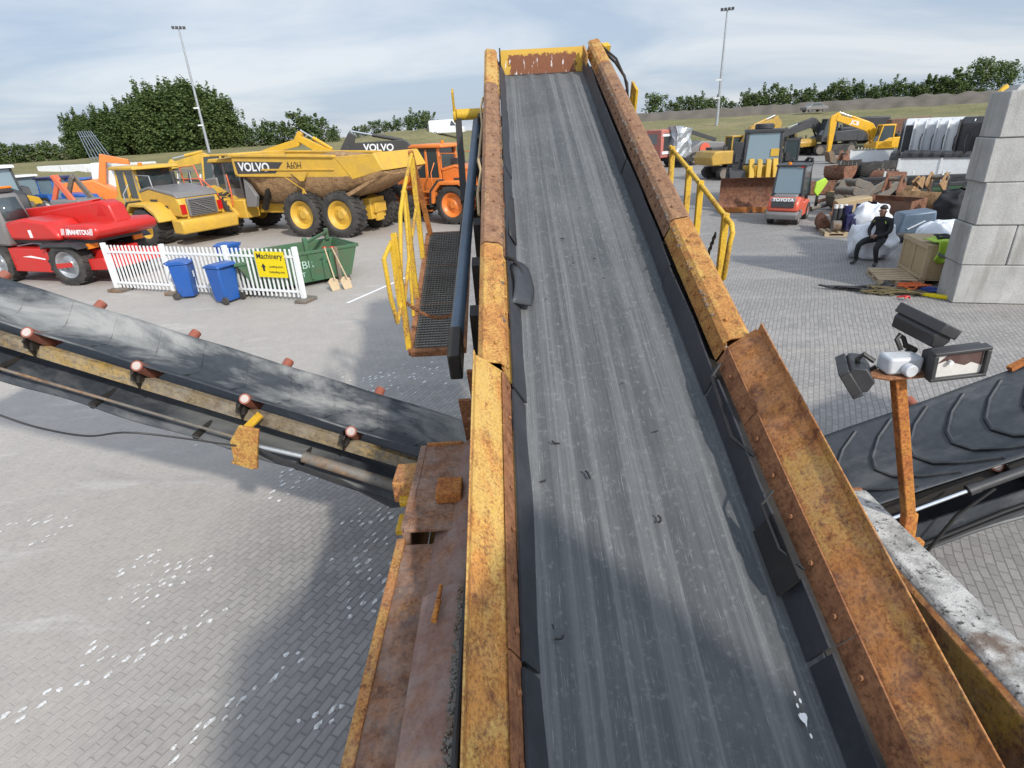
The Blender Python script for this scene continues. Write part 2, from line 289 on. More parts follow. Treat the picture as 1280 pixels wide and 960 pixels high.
# ---------------------------------------------------------------- mesh builder
WORLD = {}
class MB:
    def __init__(s): s.bm = bmesh.new()
    def box(s, x0, x1, y0, y1, z0, z1, mat=None, taper=None):
        v = [s.bm.verts.new((x, y, z)) for z in (z0, z1) for y in (y0, y1) for x in (x0, x1)]
        if taper:
            cx, cy = (x0 + x1) / 2, (y0 + y1) / 2
            for q in v[4:]: q.co.x = cx + (q.co.x - cx) * taper[0]; q.co.y = cy + (q.co.y - cy) * taper[1]
        if mat: 
            for q in v: q.co = mat @ q.co
        for f in ((0, 2, 3, 1), (4, 5, 7, 6), (0, 1, 5, 4), (2, 6, 7, 3), (1, 3, 7, 5), (0, 4, 6, 2)): s.bm.faces.new([v[i] for i in f])
        return s
    def prism(s, pts, y0, y1, axis='y', mat=None, y0s=None, y1s=None):
        """closed outline extruded; axis y: pts are (x,z); axis x: (y,z); axis z: (x,y)"""
        def P(a, b, d): return Vector((a, d, b)) if axis == 'y' else Vector((d, a, b)) if axis == 'x' else Vector((a, b, d))
        A = [P(a, b, (y0s[i] if y0s else y0)) for i, (a, b) in enumerate(pts)]
        B = [P(a, b, (y1s[i] if y1s else y1)) for i, (a, b) in enumerate(pts)]
        if mat: A = [mat @ q for q in A]; B = [mat @ q for q in B]
        A = [s.bm.verts.new(q) for q in A]; B = [s.bm.verts.new(q) for q in B]; n = len(pts)
        fs = [s.bm.faces.new(A), s.bm.faces.new(B[::-1])]
        for i in range(n): fs.append(s.bm.faces.new((A[i], B[i], B[(i + 1) % n], A[(i + 1) % n])))
        bmesh.ops.recalc_face_normals(s.bm, faces=fs)
        return s
    def cyl(s, p, q, r, r2=None, n=14, cap=True):
        p, q = Vector(p), Vector(q); r2 = r if r2 is None else r2
        d = (q - p).normalized(); u = d.orthogonal().normalized(); w = d.cross(u)
        A = [s.bm.verts.new(p + (u * math.cos(t) + w * math.sin(t)) * r) for t in (2 * math.pi * i / n for i in range(n))]
        B = [s.bm.verts.new(q + (u * math.cos(t) + w * math.sin(t)) * r2) for t in (2 * math.pi * i / n for i in range(n))]
        for i in range(n): s.bm.faces.new((A[i], A[(i + 1) % n], B[(i + 1) % n], B[i]))
        if cap: s.bm.faces.new(A[::-1]); s.bm.faces.new(B)
        return s
    def tube(s, pts, r, n=8):
        pts = [Vector(p) for p in pts]; rings = []; u = None
        for i, p in enumerate(pts):
            d = (pts[min(i + 1, len(pts) - 1)] - pts[max(i - 1, 0)]).normalized()
            if u is None: u = d.orthogonal().normalized()
            u = (u - d * u.dot(d)).normalized(); w = d.cross(u)
            rings.append([s.bm.verts.new(p + (u * math.cos(t) + w * math.sin(t)) * r) for t in (2 * math.pi * k / n for k in range(n))])
        for a, b in zip(rings, rings[1:]):
            for k in range(n): s.bm.faces.new((a[k], a[(k + 1) % n], b[(k + 1) % n], b[k]))
        s.bm.faces.new(rings[0][::-1]); s.bm.faces.new(rings[-1]); return s
    def bar(s, p, q, w, h, up=(0, 0, 1)):
        p, q = Vector(p), Vector(q); d = (q - p).normalized(); up = Vector(up)
        if abs(d.dot(up)) > .98: up = Vector((0, 1, 0)) if abs(d.y) < .9 else Vector((1, 0, 0))
        a = d.cross(up).normalized(); b = a.cross(d)
        m = Matrix((( d.x, a.x, b.x, p.x), (d.y, a.y, b.y, p.y), (d.z, a.z, b.z, p.z), (0, 0, 0, 1)))
        return s.box(0, (q - p).length, -w / 2, w / 2, -h / 2, h / 2, m)
    def lathe(s, prof, n=28, mat=None, close=True):
        """profile (r, y) revolved round the y axis"""
        rings = []
        for r, y in prof:
            rings.append([s.bm.verts.new((mat or Matrix()) @ Vector((r * math.cos(t), y, r * math.sin(t)))) for t in (2 * math.pi * k / n for k in range(n))])
        fs = []
        for a, b in zip(rings, rings[1:]):
            for k in range(n): fs.append(s.bm.faces.new((a[k], b[k], b[(k + 1) % n], a[(k + 1) % n])))
        if close: fs.append(s.bm.faces.new(rings[0])); fs.append(s.bm.faces.new(rings[-1][::-1]))
        bmesh.ops.recalc_face_normals(s.bm, faces=fs); return s
    def grid(s, f, nu, nv, thick=0.0):
        V = [[s.bm.verts.new(f(i / nu, j / nv)) for j in range(nv + 1)] for i in range(nu + 1)]
        for i in range(nu):
            for j in range(nv): s.bm.faces.new((V[i][j], V[i + 1][j], V[i + 1][j + 1], V[i][j + 1]))
        return s
    def sheet(s, pts, t, mat=None):
        """profile polyline of (x,z) points offset to a plate: handled by prism callers"""
    def poly(s, pts):
        s.bm.faces.new([s.bm.verts.new(p) for p in pts]); return s
    def build(s, name, mat, parent=None, frame=None, bev=0.0, smooth=35, solid=0.0, sub=0):
        me = bpy.data.meshes.new(name)
        if solid:
            bmesh.ops.recalc_face_normals(s.bm, faces=s.bm.faces[:])
        s.bm.to_mesh(me); s.bm.free()
        me.materials.append(M[mat] if isinstance(mat, str) else mat)
        if smooth:
            me.shade_smooth(); me.set_sharp_from_angle(angle=R(smooth))
        return link(name, me, parent, frame, bev, solid, sub)
def link(name, me, parent=None, frame=None, bev=0, solid=0, sub=0):
    o = bpy.data.objects.new(name, me); COL.objects.link(o)
    w = frame.copy() if frame is not None else (WORLD[parent.name].copy() if parent else Matrix())
    if parent:
        o.parent = parent; o.matrix_basis = WORLD[parent.name].inverted() @ w
    else: o.matrix_basis = w
    WORLD[o.name] = w
    if solid:
        md = o.modifiers.new('thickness', 'SOLIDIFY'); md.thickness = solid; md.offset = 0
    if sub:
        md = o.modifiers.new('smooth', 'SUBSURF'); md.levels = sub; md.render_levels = sub
    if bev:
        md = o.modifiers.new('edges', 'BEVEL'); md.width = bev; md.segments = 2; md.limit_method = 'ANGLE'; md.angle_limit = R(40)
    return o
def tag(o, label=None, cat=None, group=None, kind=None):
    if label: o['label'] = label
    if cat: o['category'] = cat
    if group: o['group'] = group
    if kind: o['kind'] = kind
    return o
def thing(name, label, cat, loc, rot=0.0, group=None, tilt=None):
    o = bpy.data.objects.new(name, None); COL.objects.link(o); o.empty_display_size = .3
    w = Matrix.Translation(Vector(loc)) @ Matrix.Rotation(rot, 4, 'Z')
    if tilt is not None: w = w @ tilt
    o.matrix_basis = w; WORLD[o.name] = w
    return tag(o, label, cat, group)
def kids(o): return [c for c in COL.objects if c.parent == o]
def clone(o, world, label=None, group=None, parent=None):
    c = o.copy(); COL.objects.link(c)
    if parent is None: c.matrix_basis = world; WORLD[c.name] = world
    else:
        c.parent = parent; WORLD[c.name] = WORLD[parent.name] @ c.matrix_basis
    if label: c['label'] = label
    if group: c['group'] = group
    for k in kids(o): clone(k, None, parent=c)
    return c
def TRS(loc, rot=0, sc=1.0, tilt=0, tiltax='X'):
    m = Matrix.Translation(Vector(loc)) @ Matrix.Rotation(rot, 4, 'Z') @ Matrix.Rotation(tilt, 4, tiltax)
    s = sc if isinstance(sc, (tuple, list)) else (sc, sc, sc)
    return m @ Matrix.Diagonal((*s, 1))
def text(body, size, mat, parent, frame, depth=.004, name='lettering', bold=0.0, sx=1.0, align='CENTER'):
    cu = bpy.data.curves.new('tmp', 'FONT'); cu.body = body; cu.size = size; cu.align_x = align; cu.align_y = 'CENTER'; cu.extrude = depth; cu.offset = bold
    t = bpy.data.objects.new('tmp', cu); COL.objects.link(t)
    dg = bpy.context.evaluated_depsgraph_get(); me = bpy.data.meshes.new_from_object(t.evaluated_get(dg)); 
    bpy.data.objects.remove(t); bpy.data.curves.remove(cu)
    me.name = name; me.materials.clear(); me.materials.append(M[mat])
    if sx != 1: me.transform(Matrix.Diagonal((sx, 1, 1, 1)))
    return link(name, me, parent, frame)
def face_frame(parent, loc, right, up):
    """world frame for lettering lying on a face, in the parent's local axes"""
    r = Vector(right).normalized(); u = Vector(up); u = (u - r * u.dot(r)).normalized(); n = r.cross(u); l = Vector(loc)
    return WORLD[parent.name] @ Matrix(((r.x, u.x, n.x, l.x), (r.y, u.y, n.y, l.y), (r.z, u.z, n.z, l.z), (0, 0, 0, 1)))
# ---------------------------------------------------------------- the setting
MB().poly([(-1500, -1500, 0), (1500, -1500, 0), (1500, 1500, 0), (-1500, 1500, 0)]).build('yard_ground', 'ground', smooth=0)['kind'] = 'structure'
def interp(x, tab):
    for (a, va), (b, vb) in zip(tab, tab[1:]):
        if x <= b: return va + (vb - va) * max(0, min(1, (x - a) / (b - a)))
    return tab[-1][1]
TOPZ = [(-60, 2.2), (-42, 2.3), (-30, 2.7), (-20, 3.0), (-14, 3.1), (-11, 4.1), (-6.5, 4.35), (-4.5, 3.6), (0, 3.6), (8, 3.75), (60, 4.0)]
TOPR = [(-60, 118), (-14, 118), (-10, 104), (-6, 104), (-3, 118), (60, 122)]
def bank_z(a, rr):
    rt = interp(a, TOPR); rb = 74 if a < -13 else 72; zt = interp(a, TOPZ)
    t = max(0, min(1, (rr - rb) / (rt - rb))); z = zt * (t * t * (3 - 2 * t) * .4 + t * .6)
    p = Vector((a * 1.6, rr * .35, 0))
    return z + (mnoise.noise(p * .35) * .35 + mnoise.noise(p * 1.3) * .12) * min(1, t * 3) * (1 if t < 1 else .5)
b = MB()
def fb(u, v):
    a = -62 + 124 * u; rr = 68 + (v ** 1.5) * 500
    z = bank_z(a, rr) if rr > 72 else -.25
    return Vector((rr * math.sin(R(a)), rr * math.cos(R(a)), z))
b.grid(fb, 200, 90).build('grass_bank', 'grass', smooth=60)['kind'] = 'structure'
b = MB()
def fe(u, v):                                  # low brown earth ridge along the crest, right side
    a = 6.5 + 54 * u; prof = [(126, 3.0), (130, 4.7), (133, 5.5), (137, 5.6), (146, 3.0)]
    k = v * 4; i = min(3, int(k)); r0, z0 = prof[i]; r1, z1 = prof[i + 1]; f = k - i
    rr = r0 + (r1 - r0) * f; z = z0 + (z1 - z0) * f + mnoise.noise(Vector((a * 1.2, v * 3, 5))) * .45
    if a < 9: z -= (9 - a) * .8
    return Vector((rr * math.sin(R(a)), rr * math.cos(R(a)), z + interp(a, [(6, -.3), (25, 0), (60, .5)])))
b.grid(fe, 220, 16).build('earth_ridge', 'earth', smooth=60)['kind'] = 'structure'

# trees ----------------------------------------------------------------------
def crown_mesh(rng, h, w, n, leaf, lobes, zmin=.12, top=1.0):
    bm = bmesh.new(); cl = []
    for k in range(lobes):
        f = (k + .5) / lobes; z = h * (zmin + (1 - zmin) * (f ** .8)) 
        prof = math.sin(math.pi * (.18 + .76 * f)) ** .7
        a = rng.uniform(0, 6.28); rad = w * .5 * prof * rng.uniform(.15, .75)
        cl.append((Vector((rad * math.cos(a), rad * math.sin(a), min(z, h * .93))), w * rng.uniform(.17, .30) * (.75 + .4 * prof), h * rng.uniform(.07, .12)))
    for k in range(lobes // 2):
        c0 = rng.choice(cl); a = rng.uniform(0, 6.28); q = c0[0] + Vector((math.cos(a) * c0[1] * 1.0, math.sin(a) * c0[1] * 1.0, c0[2] * rng.uniform(.6, 1.9)))
        cl.append((q, w * rng.uniform(.05, .10), h * rng.uniform(.05, .10)))
    for i in range(n):
        c, rx, rz = rng.choice(cl)
        d = Vector((rng.gauss(0, 1), rng.gauss(0, 1), rng.gauss(0, 1))).normalized() * (rng.random() ** .35)
        p = c + Vector((d.x * rx, d.y * rx, d.z * rz * 1.6))
        s = leaf * rng.uniform(.6, 1.35)
        nr = (d + Vector((rng.gauss(0, .5), rng.gauss(0, .5), rng.gauss(0, .5) + .3))).normalized()
        u = nr.orthogonal().normalized(); u = Matrix.Rotation(rng.uniform(0, 6.28), 3, nr) @ u; v = nr.cross(u)
        bm.faces.new([bm.verts.new(p + u * s * x + v * s * y) for x, y in ((-.6, -.15), (0, -.5), (.6, -.05), (.1, .5))])
    me = bpy.data.meshes.new('crown'); bm.to_mesh(me); bm.free(); return me
def trunk_mesh(rng, h, r):
    m = MB(); pts = [Vector((0, 0, -.5))]; 
    for k in range(1, 6): pts.append(Vector((rng.uniform(-.02, .02) * h, rng.uniform(-.02, .02) * h, h * .8 * k / 5)))
    for a, b_, i in zip(pts, pts[1:], range(5)): m.cyl(a, b_, r * (1 - i * .18), r * (1 - (i + 1) * .18), 7)
    for k in range(6):
        p = pts[2].lerp(pts[4], rng.random()); a = rng.uniform(0, 6.28)
        m.cyl(p, p + Vector((math.cos(a) * h * .14, math.sin(a) * h * .14, h * .13)), r * .35, r * .1, 5)
    me = bpy.data.meshes.new('trunk'); m.bm.to_mesh(me); m.bm.free(); return me
rng = random.Random(11)
TREE = {}
def tree_kind(k, name, h, w, n, leaf, lobes, mats, nv, zmin):
    for i in range(nv):
        cm = crown_mesh(rng, h, w, n, leaf, lobes, zmin); cm.materials.append(M[mats[i % len(mats)]])
        tm = trunk_mesh(rng, h, h * .017); tm.materials.append(M['bark']); TREE.setdefault(k, (name, []))[1].append((cm, tm))
tree_kind('poplar', 'poplar_tree', 18, 8.2, 5200, .50, 70, ['leaf_dark', 'leaf_mid', 'leaf_dark'], 4, .03)
tree_kind('hedge', 'hedgerow_tree', 5.0, 4.2, 1500, .26, 26, ['leaf_mid', 'leaf_dark', 'leaf_mid'], 5, .02)
tree_kind('big', 'tall_willow', 9.5, 7.5, 3200, .34, 34, ['leaf_mid'], 2, .1)
def tree(kind, px, dist, sc, label, group, zoff=-.4, sx=1.0):
    name, var = TREE[kind]; r = ray(px, 160 - .0514 * (px - 640)); a = math.atan2(r.x, r.y)
    z = bank_z(math.degrees(a), dist)
    o = thing(name, label, 'tree', (dist * math.sin(a), dist * math.cos(a), z + zoff), rng.uniform(0, 6.28), group)
    cm, tm = rng.choice(var)
    for nm, me in (('crown', cm), ('trunk', tm)):
        c = link(nm, me, o); c.matrix_basis = Matrix.Diagonal((sc * sx, sc * sx, sc, 1))
# the dense wood on the left, its skyline rising to a dome
SKY_L = [(103, .52), (119, .57), (137, .66), (155, .60), (172, .74), (188, .76), (204, .90), (220, .88), (238, 1.0), (255, .90), (270, .92), (286, .70), (97, .56), (112, .60), (128, .62), (146, .66), (163, .66), (180, .74), (196, .84), (212, .92), (229, .96), (246, .96), (262, .90), (278, .82), (292, .66)]
for px, s in SKY_L:
    tree('poplar', px + rng.uniform(-3, 3), rng.uniform(124, 131), s * rng.uniform(.97, 1.05) * .575, 'dark poplar in the front of the dense wood behind the left machines', 'poplars of the wood on the left', sx=1.45)
for px, s in [(104, .58), (136, .64), (170, .74), (204, .9), (238, .98), (270, .9)]:
    tree('poplar', px, rng.uniform(136, 142), s * .60, 'dark poplar in the back row of the dense wood behind the left machines', 'poplars at the back of the wood', sx=1.5)
for px, s in [(-6, .9), (10, 1.0), (26, .95), (40, .85), (57, 1.05), (70, .9), (84, .85), (96, .8)]:
    tree('hedge', px, 124, s * .60, 'low bushy tree at the far left end of the grass bank', 'low trees left of the dense wood', sx=1.7)
for px, s in [(300, 1.35), (314, 1.25), (330, 1.4), (345, 1.6), (360, 1.2), (376, 1.75), (390, 1.75), (404, 1.4), (418, 1.0)]:
    tree('hedge', px, 128, s * .56, 'round tree in the row right of the dense wood, behind the dump truck', 'trees behind the dump truck', sx=1.55)
for px, s in [(446, .75), (458, .85), (470, 1.0), (484, .9), (497, .95), (511, 1.05), (523, 1.25), (534, 1.2), (543, .8)]:
    tree('hedge', px, 124, s * .55, 'small dark tree on top of the grassy mound left of the conveyor', 'trees on the grassy mound', sx=1.5)
for px, s in [(816, 1.35), (838, .8), (850, .95), (862, 1.0), (874, 1.05), (886, .95), (900, .95), (912, .7)]:
    tree('hedge', px, 148, s * .74, 'bushy green tree on the ridge right of the conveyor, near the right mast', 'trees on the ridge near the right mast', zoff=.5, sx=1.6)
px = 930
while px < 1205:
    s = rng.uniform(.72, 1.05) * (1.25 if rng.random() < .3 else 1)
    tree('hedge', px, 148, s * .86, 'green hedgerow tree along the brown ridge on the right', 'hedgerow trees along the brown ridge', zoff=.4, sx=1.35); px += rng.uniform(7.5, 13)
tree('big', 1222, 150, .70, 'tallest tree of the right skyline, with a double windswept crown, left half', None, .5, 1.15)
tree('big', 1250, 152, .64, 'tall tree just left of the concrete wall top, right half of a double crown', None, .5, 1.3)

# floodlight masts -------------------------------------------------------------
def mast(px, py_top, dist, label):
    r = ray(px, 175); a = math.atan2(r.x, r.y); x, y = dist * math.sin(a), dist * math.cos(a)
    rt = ray(*py_top); t = math.hypot(x, y) / math.hypot(rt.x, rt.y); h = CAMH + rt.z * t
    o = thing('floodlight_mast', label, 'light mast', (x, y, 0), -a, 'floodlight masts')
    MB().cyl((0, 0, 0), (0, 0, h), .26, .11, 10).build('pole', 'galv', o)
    MB().bar((-.95, 0, h), (.95, 0, h), .12, .12).build('crossarm', 'galv', o)
    for k in (-.75, -.25, .25, .75): MB().box(k - .2, k + .2, -.35, .1, h + .05, h + .3).build('floodlight', 'p_dark', o)
    for zz in (6.5, 9.0): MB().box(-.7, .1, -.2, .1, zz, zz + .2).build('camera_arm', 'p_white', o)
mast(258, (224, 36), 112, 'tall grey floodlight mast leaning over the dense wood at left')
mast(894, (907, 13), 104, 'tall grey floodlight mast rising above the right grass bank')
# ---------------------------------------------------------------- the screening machine
D = ray(612, -219).normalized(); X = D.cross(Vector((0, 0, 1))).normalized(); N = X.cross(D); H0 = 2.293
O_ = CP - N * H0
F = Matrix(((X.x, D.x, N.x, O_.x), (X.y, D.y, N.y, O_.y), (X.z, D.z, N.z, O_.z), (0, 0, 0, 1)))
ROT0 = Matrix()
mach = thing('screening_machine', 'rust and yellow mobile screening machine with long dark belt conveyor in the foreground', 'screening machine', (.54, 2.2, 0))
XL, XR, UE = .02, 1.09, 8.12
b = MB()
def fbelt(u, v):
    x = XL - .03 + (XR - XL + .06) * u; y = -1.6 + (UE + 1.6) * v
    z = .006 * math.sin(u * 41) + .004 * math.sin(u * 23 + 1) + .03 * (abs(2 * u - 1) ** 6) - .012
    z += .004 * mnoise.noise(Vector((x * 5, y * .8, 0)))
    if v > .985: z -= (v - .985) * 4.0
    return Vector((x, y, z))
b.grid(fbelt, 70, 60).build('conveyor_belt', 'belt', mach, F, smooth=80)
MB().cyl((XL, UE - .12, -.22), (XR, UE - .12, -.22), .2, n=24).build('head_drum', 'rubber', mach, F)
MB().box(XL - .02, XR + .02, -1.2, UE - .2, -.50, -.46).build('return_belt', 'return_belt', mach, F)
# skirts: black rubber strips leaning on the belt, in lengths
def strip(pa, pb, u0, u1, t, wob=0.0, seed=0):
    """plate between two cross-section points (x, n) along u"""
    m = MB(); nx, nn = pb[1] - pa[1], pa[0] - pb[0]; l = math.hypot(nx, nn); nx, nn = nx / l * t, nn / l * t
    ns = max(2, int((u1 - u0) / .12)); A = []
    for i in range(ns + 1):
        y = u0 + (u1 - u0) * i / ns; w = wob * mnoise.noise(Vector((y * 1.7, seed, 0)))
        A.append([m.bm.verts.new(q) for q in ((pa[0] + w, y, pa[1]), (pb[0] + w * .2, y, pb[1]), (pb[0] + nx + w * .2, y, pb[1] + nn), (pa[0] + nx + w, y, pa[1] + nn))])
    fs = []
    for a, c in zip(A, A[1:]):
        for k in range(4): fs.append(m.bm.faces.new((a[k], a[(k + 1) % 4], c[(k + 1) % 4], c[k])))
    fs.append(m.bm.faces.new(A[0])); fs.append(m.bm.faces.new(A[-1][::-1])); bmesh.ops.recalc_face_normals(m.bm, faces=fs)
    return m
def bolts(m, x, n, nrm, u0, u1, step, r=.012):
    y = u0 + step * .4
    while y < u1 - .03:
        p = Vector((x, y, n)); q = p + Vector(nrm) * .011
        m.cyl(p, q, r, r * .8, 7); y += step
    return m
for u0, u1, o in ((-1.3, .72, 0), (.74, 2.12, .004), (2.14, 3.2, .012), (3.22, 4.9, .004), (4.92, 6.6, .01), (6.62, 8.0, .002)):
    strip((.030 + o, .012), (-.03 + o * .5, .15), u0, u1, .012, .018, 1).build('rubber_skirt', 'rubber_skirt', mach, F, smooth=60)
    strip((1.085 - o, .15), (1.052 - o, .014), u0, u1, .012, .018, 2).build('rubber_skirt', 'rubber_skirt', mach, F, smooth=60)
# guards
SEG_L = [(-1.35, 2.17, 'low', 'guard_gold'), (2.19, 3.38, 'up', 'guard_yellow'), (3.40, 6.72, 'up', 'guard_brown'), (6.74, 8.02, 'up', 'guard_yellow')]
SEG_R = [(-1.35, 2.27, 'low', 'guard_orange'), (2.29, 3.58, 'up', 'guard_yellow'), (3.60, 7.25, 'up', 'guard_brown'), (7.27, 8.22, 'up', 'guard_yellow')]
for side, segs in ((0, SEG_L), (1, SEG_R)):
    mx_ = (lambda x: x) if side == 0 else (lambda x: 1.08 - x)
    sg = -1 if side == 0 else 1
    for u0, u1, kind, mt in segs:
        if kind == 'low':
            prof = [(-.072, .225), (-.20, .355), (-.205, .40), (-.213, .40), (-.211, .345), (-.078, .212)]
            mid = (-.052, .19)
        else:
            prof = [(-.045, .255), (-.075, .285), (-.17, .30), (-.20, .275), (-.20, .02), (-.192, .02), (-.192, .27), (-.17, .29), (-.08, .275), (-.052, .246)]
        m = MB().prism([(mx_(a), c) for a, c in prof], u0, u1)
        if kind == 'up':
            y = u0 + .15
            while y < u1: m.cyl((mx_(-.10), y, .285), (mx_(-.10), y, .305), .013, .010, 7); y += .42
        g = m.build('side_guard', mt, mach, F, bev=.003)
        # bolted clamp strip below the guard, in lengths, a child of the guard
        ua = u0
        while ua < u1 - .05:
            ub = min(u1, ua + 1.05)
            m = strip((mx_(-.030), .135), (mx_(-.066), .245), ua + .004, ub - .004, .008 * sg)
            bolts(m, mx_(-.044), .19, (sg * -.95, 0, .3), ua, ub, .21 if kind == 'low' else .16)
            m.build('clamp_strip', 'flange' if kind == 'low' else mt, g, F); ua = ub
# end lip of the wide lower plates
m = MB().prism([(-.20, .35), (-.06, .215), (-.06, .205), (-.205, .34)], 2.170, 2.186); m.build('guard_end', 'guard_gold', mach, F)
m = MB().prism([(1.28, .35), (1.14, .215), (1.14, .205), (1.285, .34)], 2.272, 2.288); m.build('guard_end', 'guard_orange', mach, F)
# torn rubber flaps hanging out of the left skirt and over the right one
def flap(pts, mt='rubber'):
    MB().poly(pts).build('rubber_flap', mt, mach, F, solid=.008)
m = MB()
def ff(u, v): return Vector((-.01 + .13 * u + .03 * math.sin(v * 3), 3.35 - .42 * v + .05 * u, .12 - .07 * u + .05 * math.sin(u * 3 + v * 2) * (1 - v)))
m.grid(ff, 6, 6).build('rubber_flap', 'rubber_skirt', mach, F, solid=.01, smooth=60)
m = MB()
def ff2(u, v): return Vector((.0 + .05 * u, 3.75 + .75 * v, .04 + .10 * (1 - u) * (1 - .6 * v)))
m.grid(ff2, 3, 6).build('rubber_flap', 'rubber', mach, F, solid=.01, smooth=60)
strip((1.062, .19), (1.018, .045), .98, 1.27, .014, .01, 5).build('rubber_flap', 'cable', mach, F)
MB().tube([(1.09, 1.38, .20), (1.03, 1.33, .17), (1.03, 1.12, .17), (1.085, 1.02, .19)], .007, 6).build('wire', 'cable', mach, F)
MB().tube([(1.10, 2.2, .19), (1.05, 2.15, .14), (1.04, 1.75, .12), (1.09, 1.6, .16)], .010, 6).build('wire', 'cable', mach, F)
MB().tube([(-.03, 3.42, .15), (.03, 3.36, .16), (.07, 3.28, .12), (.08, 3.1, .06)], .014, 6).build('wire', 'cable', mach, F)
# head plate and its hood
b = MB().box(-.005, 1.085, 0, .012, -.06, .225); hp = b.build('head_plate', 'head_plate', mach, F @ Matrix.Translation((0, UE + .05, 0)) @ Matrix.Rotation(R(-14), 4, 'X'))
MB().box(1.055, 1.075, 7.75, UE + .03, .05, .25).build('head_cheek', 'guard_yellow', mach, F)
MB().box(-.02, .0, 7.85, UE + .05, .05, .26).build('head_cheek', 'rubber', mach, F)
# frame under the belt
for x0 in (-.18, 1.12):
    MB().prism([(x0, .02), (x0 + .14, .02), (x0 + .14, -.04), (x0 + .04, -.04), (x0 + .04, -.30), (x0 + .14, -.30), (x0 + .14, -.36), (x0, -.36)], -1.2, UE - .05).build('frame_channel', 'dark_steel', mach, F)
for k in range(9): MB().cyl((-.1, .3 + k * .92, -.13), (1.2, .3 + k * .92, -.13), .055, n=12).build('carry_roller', 'roller', mach, F)
for y in (2.6, 4.2, 5.8, 7.4): MB().box(-.14, 1.22, y, y + .08, -.44, -.36).build('cross_member', 'dark_steel', mach, F)
# yellow head pivot tubes, hydraulic arms and hoses
MB().cyl((-.56, 7.1, -.16), (-.12, 7.1, -.16), .062, n=16).cyl((-.60, 7.1, -.16), (-.565, 7.1, -.16), .085, n=16).box(-.595, -.575, 7.04, 7.16, -.1, .12).build('pivot_tube', 'rail_yellow', mach, F, bev=.006)
MB().cyl((1.20, 7.0, -.1), (1.52, 7.0, -.1), .062, n=16).cyl((1.50, 7.0, -.1), (1.54, 7.0, -.1), .10, n=16).box(1.515, 1.545, 6.85, 7.15, -.35, .10).build('pivot_tube', 'rail_yellow', mach, F, bev=.006)
MB().bar((1.29, 8.1, -.2), (1.33, 8.0, .28), .09, .09).build('head_post', 'rail_yellow', mach, F)
MB().tube([(1.30, 7.9, .22), (1.42, 7.75, .14), (1.50, 7.5, .05), (1.50, 7.25, -.03), (1.40, 7.15, -.02), (1.27, 7.2, .04)], .017, 8).build('hose', 'cable', mach, F)
MB().tube([(1.30, 7.95, .25), (1.40, 7.6, .22), (1.48, 7.2, .06), (1.46, 6.95, -.1)], .014, 8).build('hose', 'dark_steel', mach, F)
MB().bar((-.545, 7.08, -.2), (-.50, 6.1, -.78), .075, .075).bar((-.50, 6.1, -.78), (-.46, 5.75, -1.0), .05, .05).build('hydraulic_strut', 'dark_steel', mach, F)
MB().tube([(-.47, 6.0, -.75), (-.53, 5.75, -.88), (-.56, 5.55, -1.0), (-.52, 5.5, -1.02), (-.45, 5.55, -.9)], .016).build('hose', 'cable', mach, F)
MB().cyl((-.32, 7.0, -.22), (-.40, 2.95, -.22), .05, n=18).build('side_tube', 'steel_blue', mach, F)
MB().box(-.44, -.355, 2.72, 3.02, -.34, -.12).build('tube_foot', 'dark_steel', mach, F, bev=.01)
for k in range(7): MB().box(-.30, -.19, 3.1 + k * .62, 3.22 + k * .62, -.5, -.1).build('side_bracket', 'dark_steel', mach, F)
MB().tube([(-.21, 6.4, .24), (-.235, 6.2, .2), (-.22, 5.9, .15), (-.24, 5.0, .18), (-.23, 4.75, .26), (-.21, 4.6, .25), (-.24, 4.35, .17), (-.23, 4.1, .12)], .012).build('rope', 'ply', mach, F)
MB().prism([(-.30, -.35), (-.22, -.35), (-.22, -.8), (-.33, -.75)], 2.35, 2.8).build('side_bracket', 'dark_steel', mach, F)
for k, (x, y) in enumerate(((-.27, 2.55), (-.31, 2.3), (-.25, 2.15))): MB().bar((x, y, -.1), (x + .02, y + .1, -1.2), .07, .02).build('hanger_bar', 'flange', mach, F)

# walkways -------------------------------------------------------------------
def walkway(x0, x1, u0, u1, n, posts, gate):
    w = MB()
    for x in (x0, x1): w.bar((x, u0, n - .04), (x, u1, n - .04), .05, .07)
    for u in (u0, (u0 * 2 + u1) / 3, (u0 + 2 * u1) / 3, u1): w.bar((x0, u, n - .04), (x1, u, n - .04), .05, .06)
    wk = w.build('walkway', 'flange', mach, F)
    g = MB()
    k = 0; y = u0 + .03
    while y < u1 - .02: g.box(x0 + .03, x1 - .03, y, y + .010, n - .018, n); y += .036
    for k in range(15):
        x = x0 + .035 + (x1 - x0 - .07) * k / 14; g.box(x - .004, x + .004, u0 + .02, u1 - .02, n - .026, n - .005)
    g.build('grating', 'grate', wk, F)
    return wk
UPF = Vector((0, D.z, N.z))                       # world up in the (x,u,n) frame
UPF = (F.to_3x3().inverted() @ Vector((0, 0, 1)))
wl_ = walkway(-.93, -.46, 3.82, 5.85, -1.0, None, None)
def P3(x, u, n, h=0): return Vector((x, u, n)) + UPF * h
ups = [3.86, 4.62, 5.35]
for u in ups: MB().bar(P3(-.95, u, -1.03), P3(-.95, u, -1.0, 1.0), .05, .05, (0, 1, 0)).build('rail_post', 'rail_yellow', mach, F, bev=.004)
rl = MB()
rl.tube([P3(-.95, 3.86, -1.0, .55), P3(-.95, 4.28, -1.0, .95), P3(-.95, 4.62, -1, 1.0), P3(-.95, 5.37, -1, 1.02)], .020)
rl.tube([P3(-.95, 3.86, -1.0, .35), P3(-.95, 4.62, -1.0, .50), P3(-.95, 5.36, -1, .55)], .018)
rl.tube([P3(-.95, 4.3, -1.0, .0), P3(-.95, 4.62, -1.0, .98)], .016)
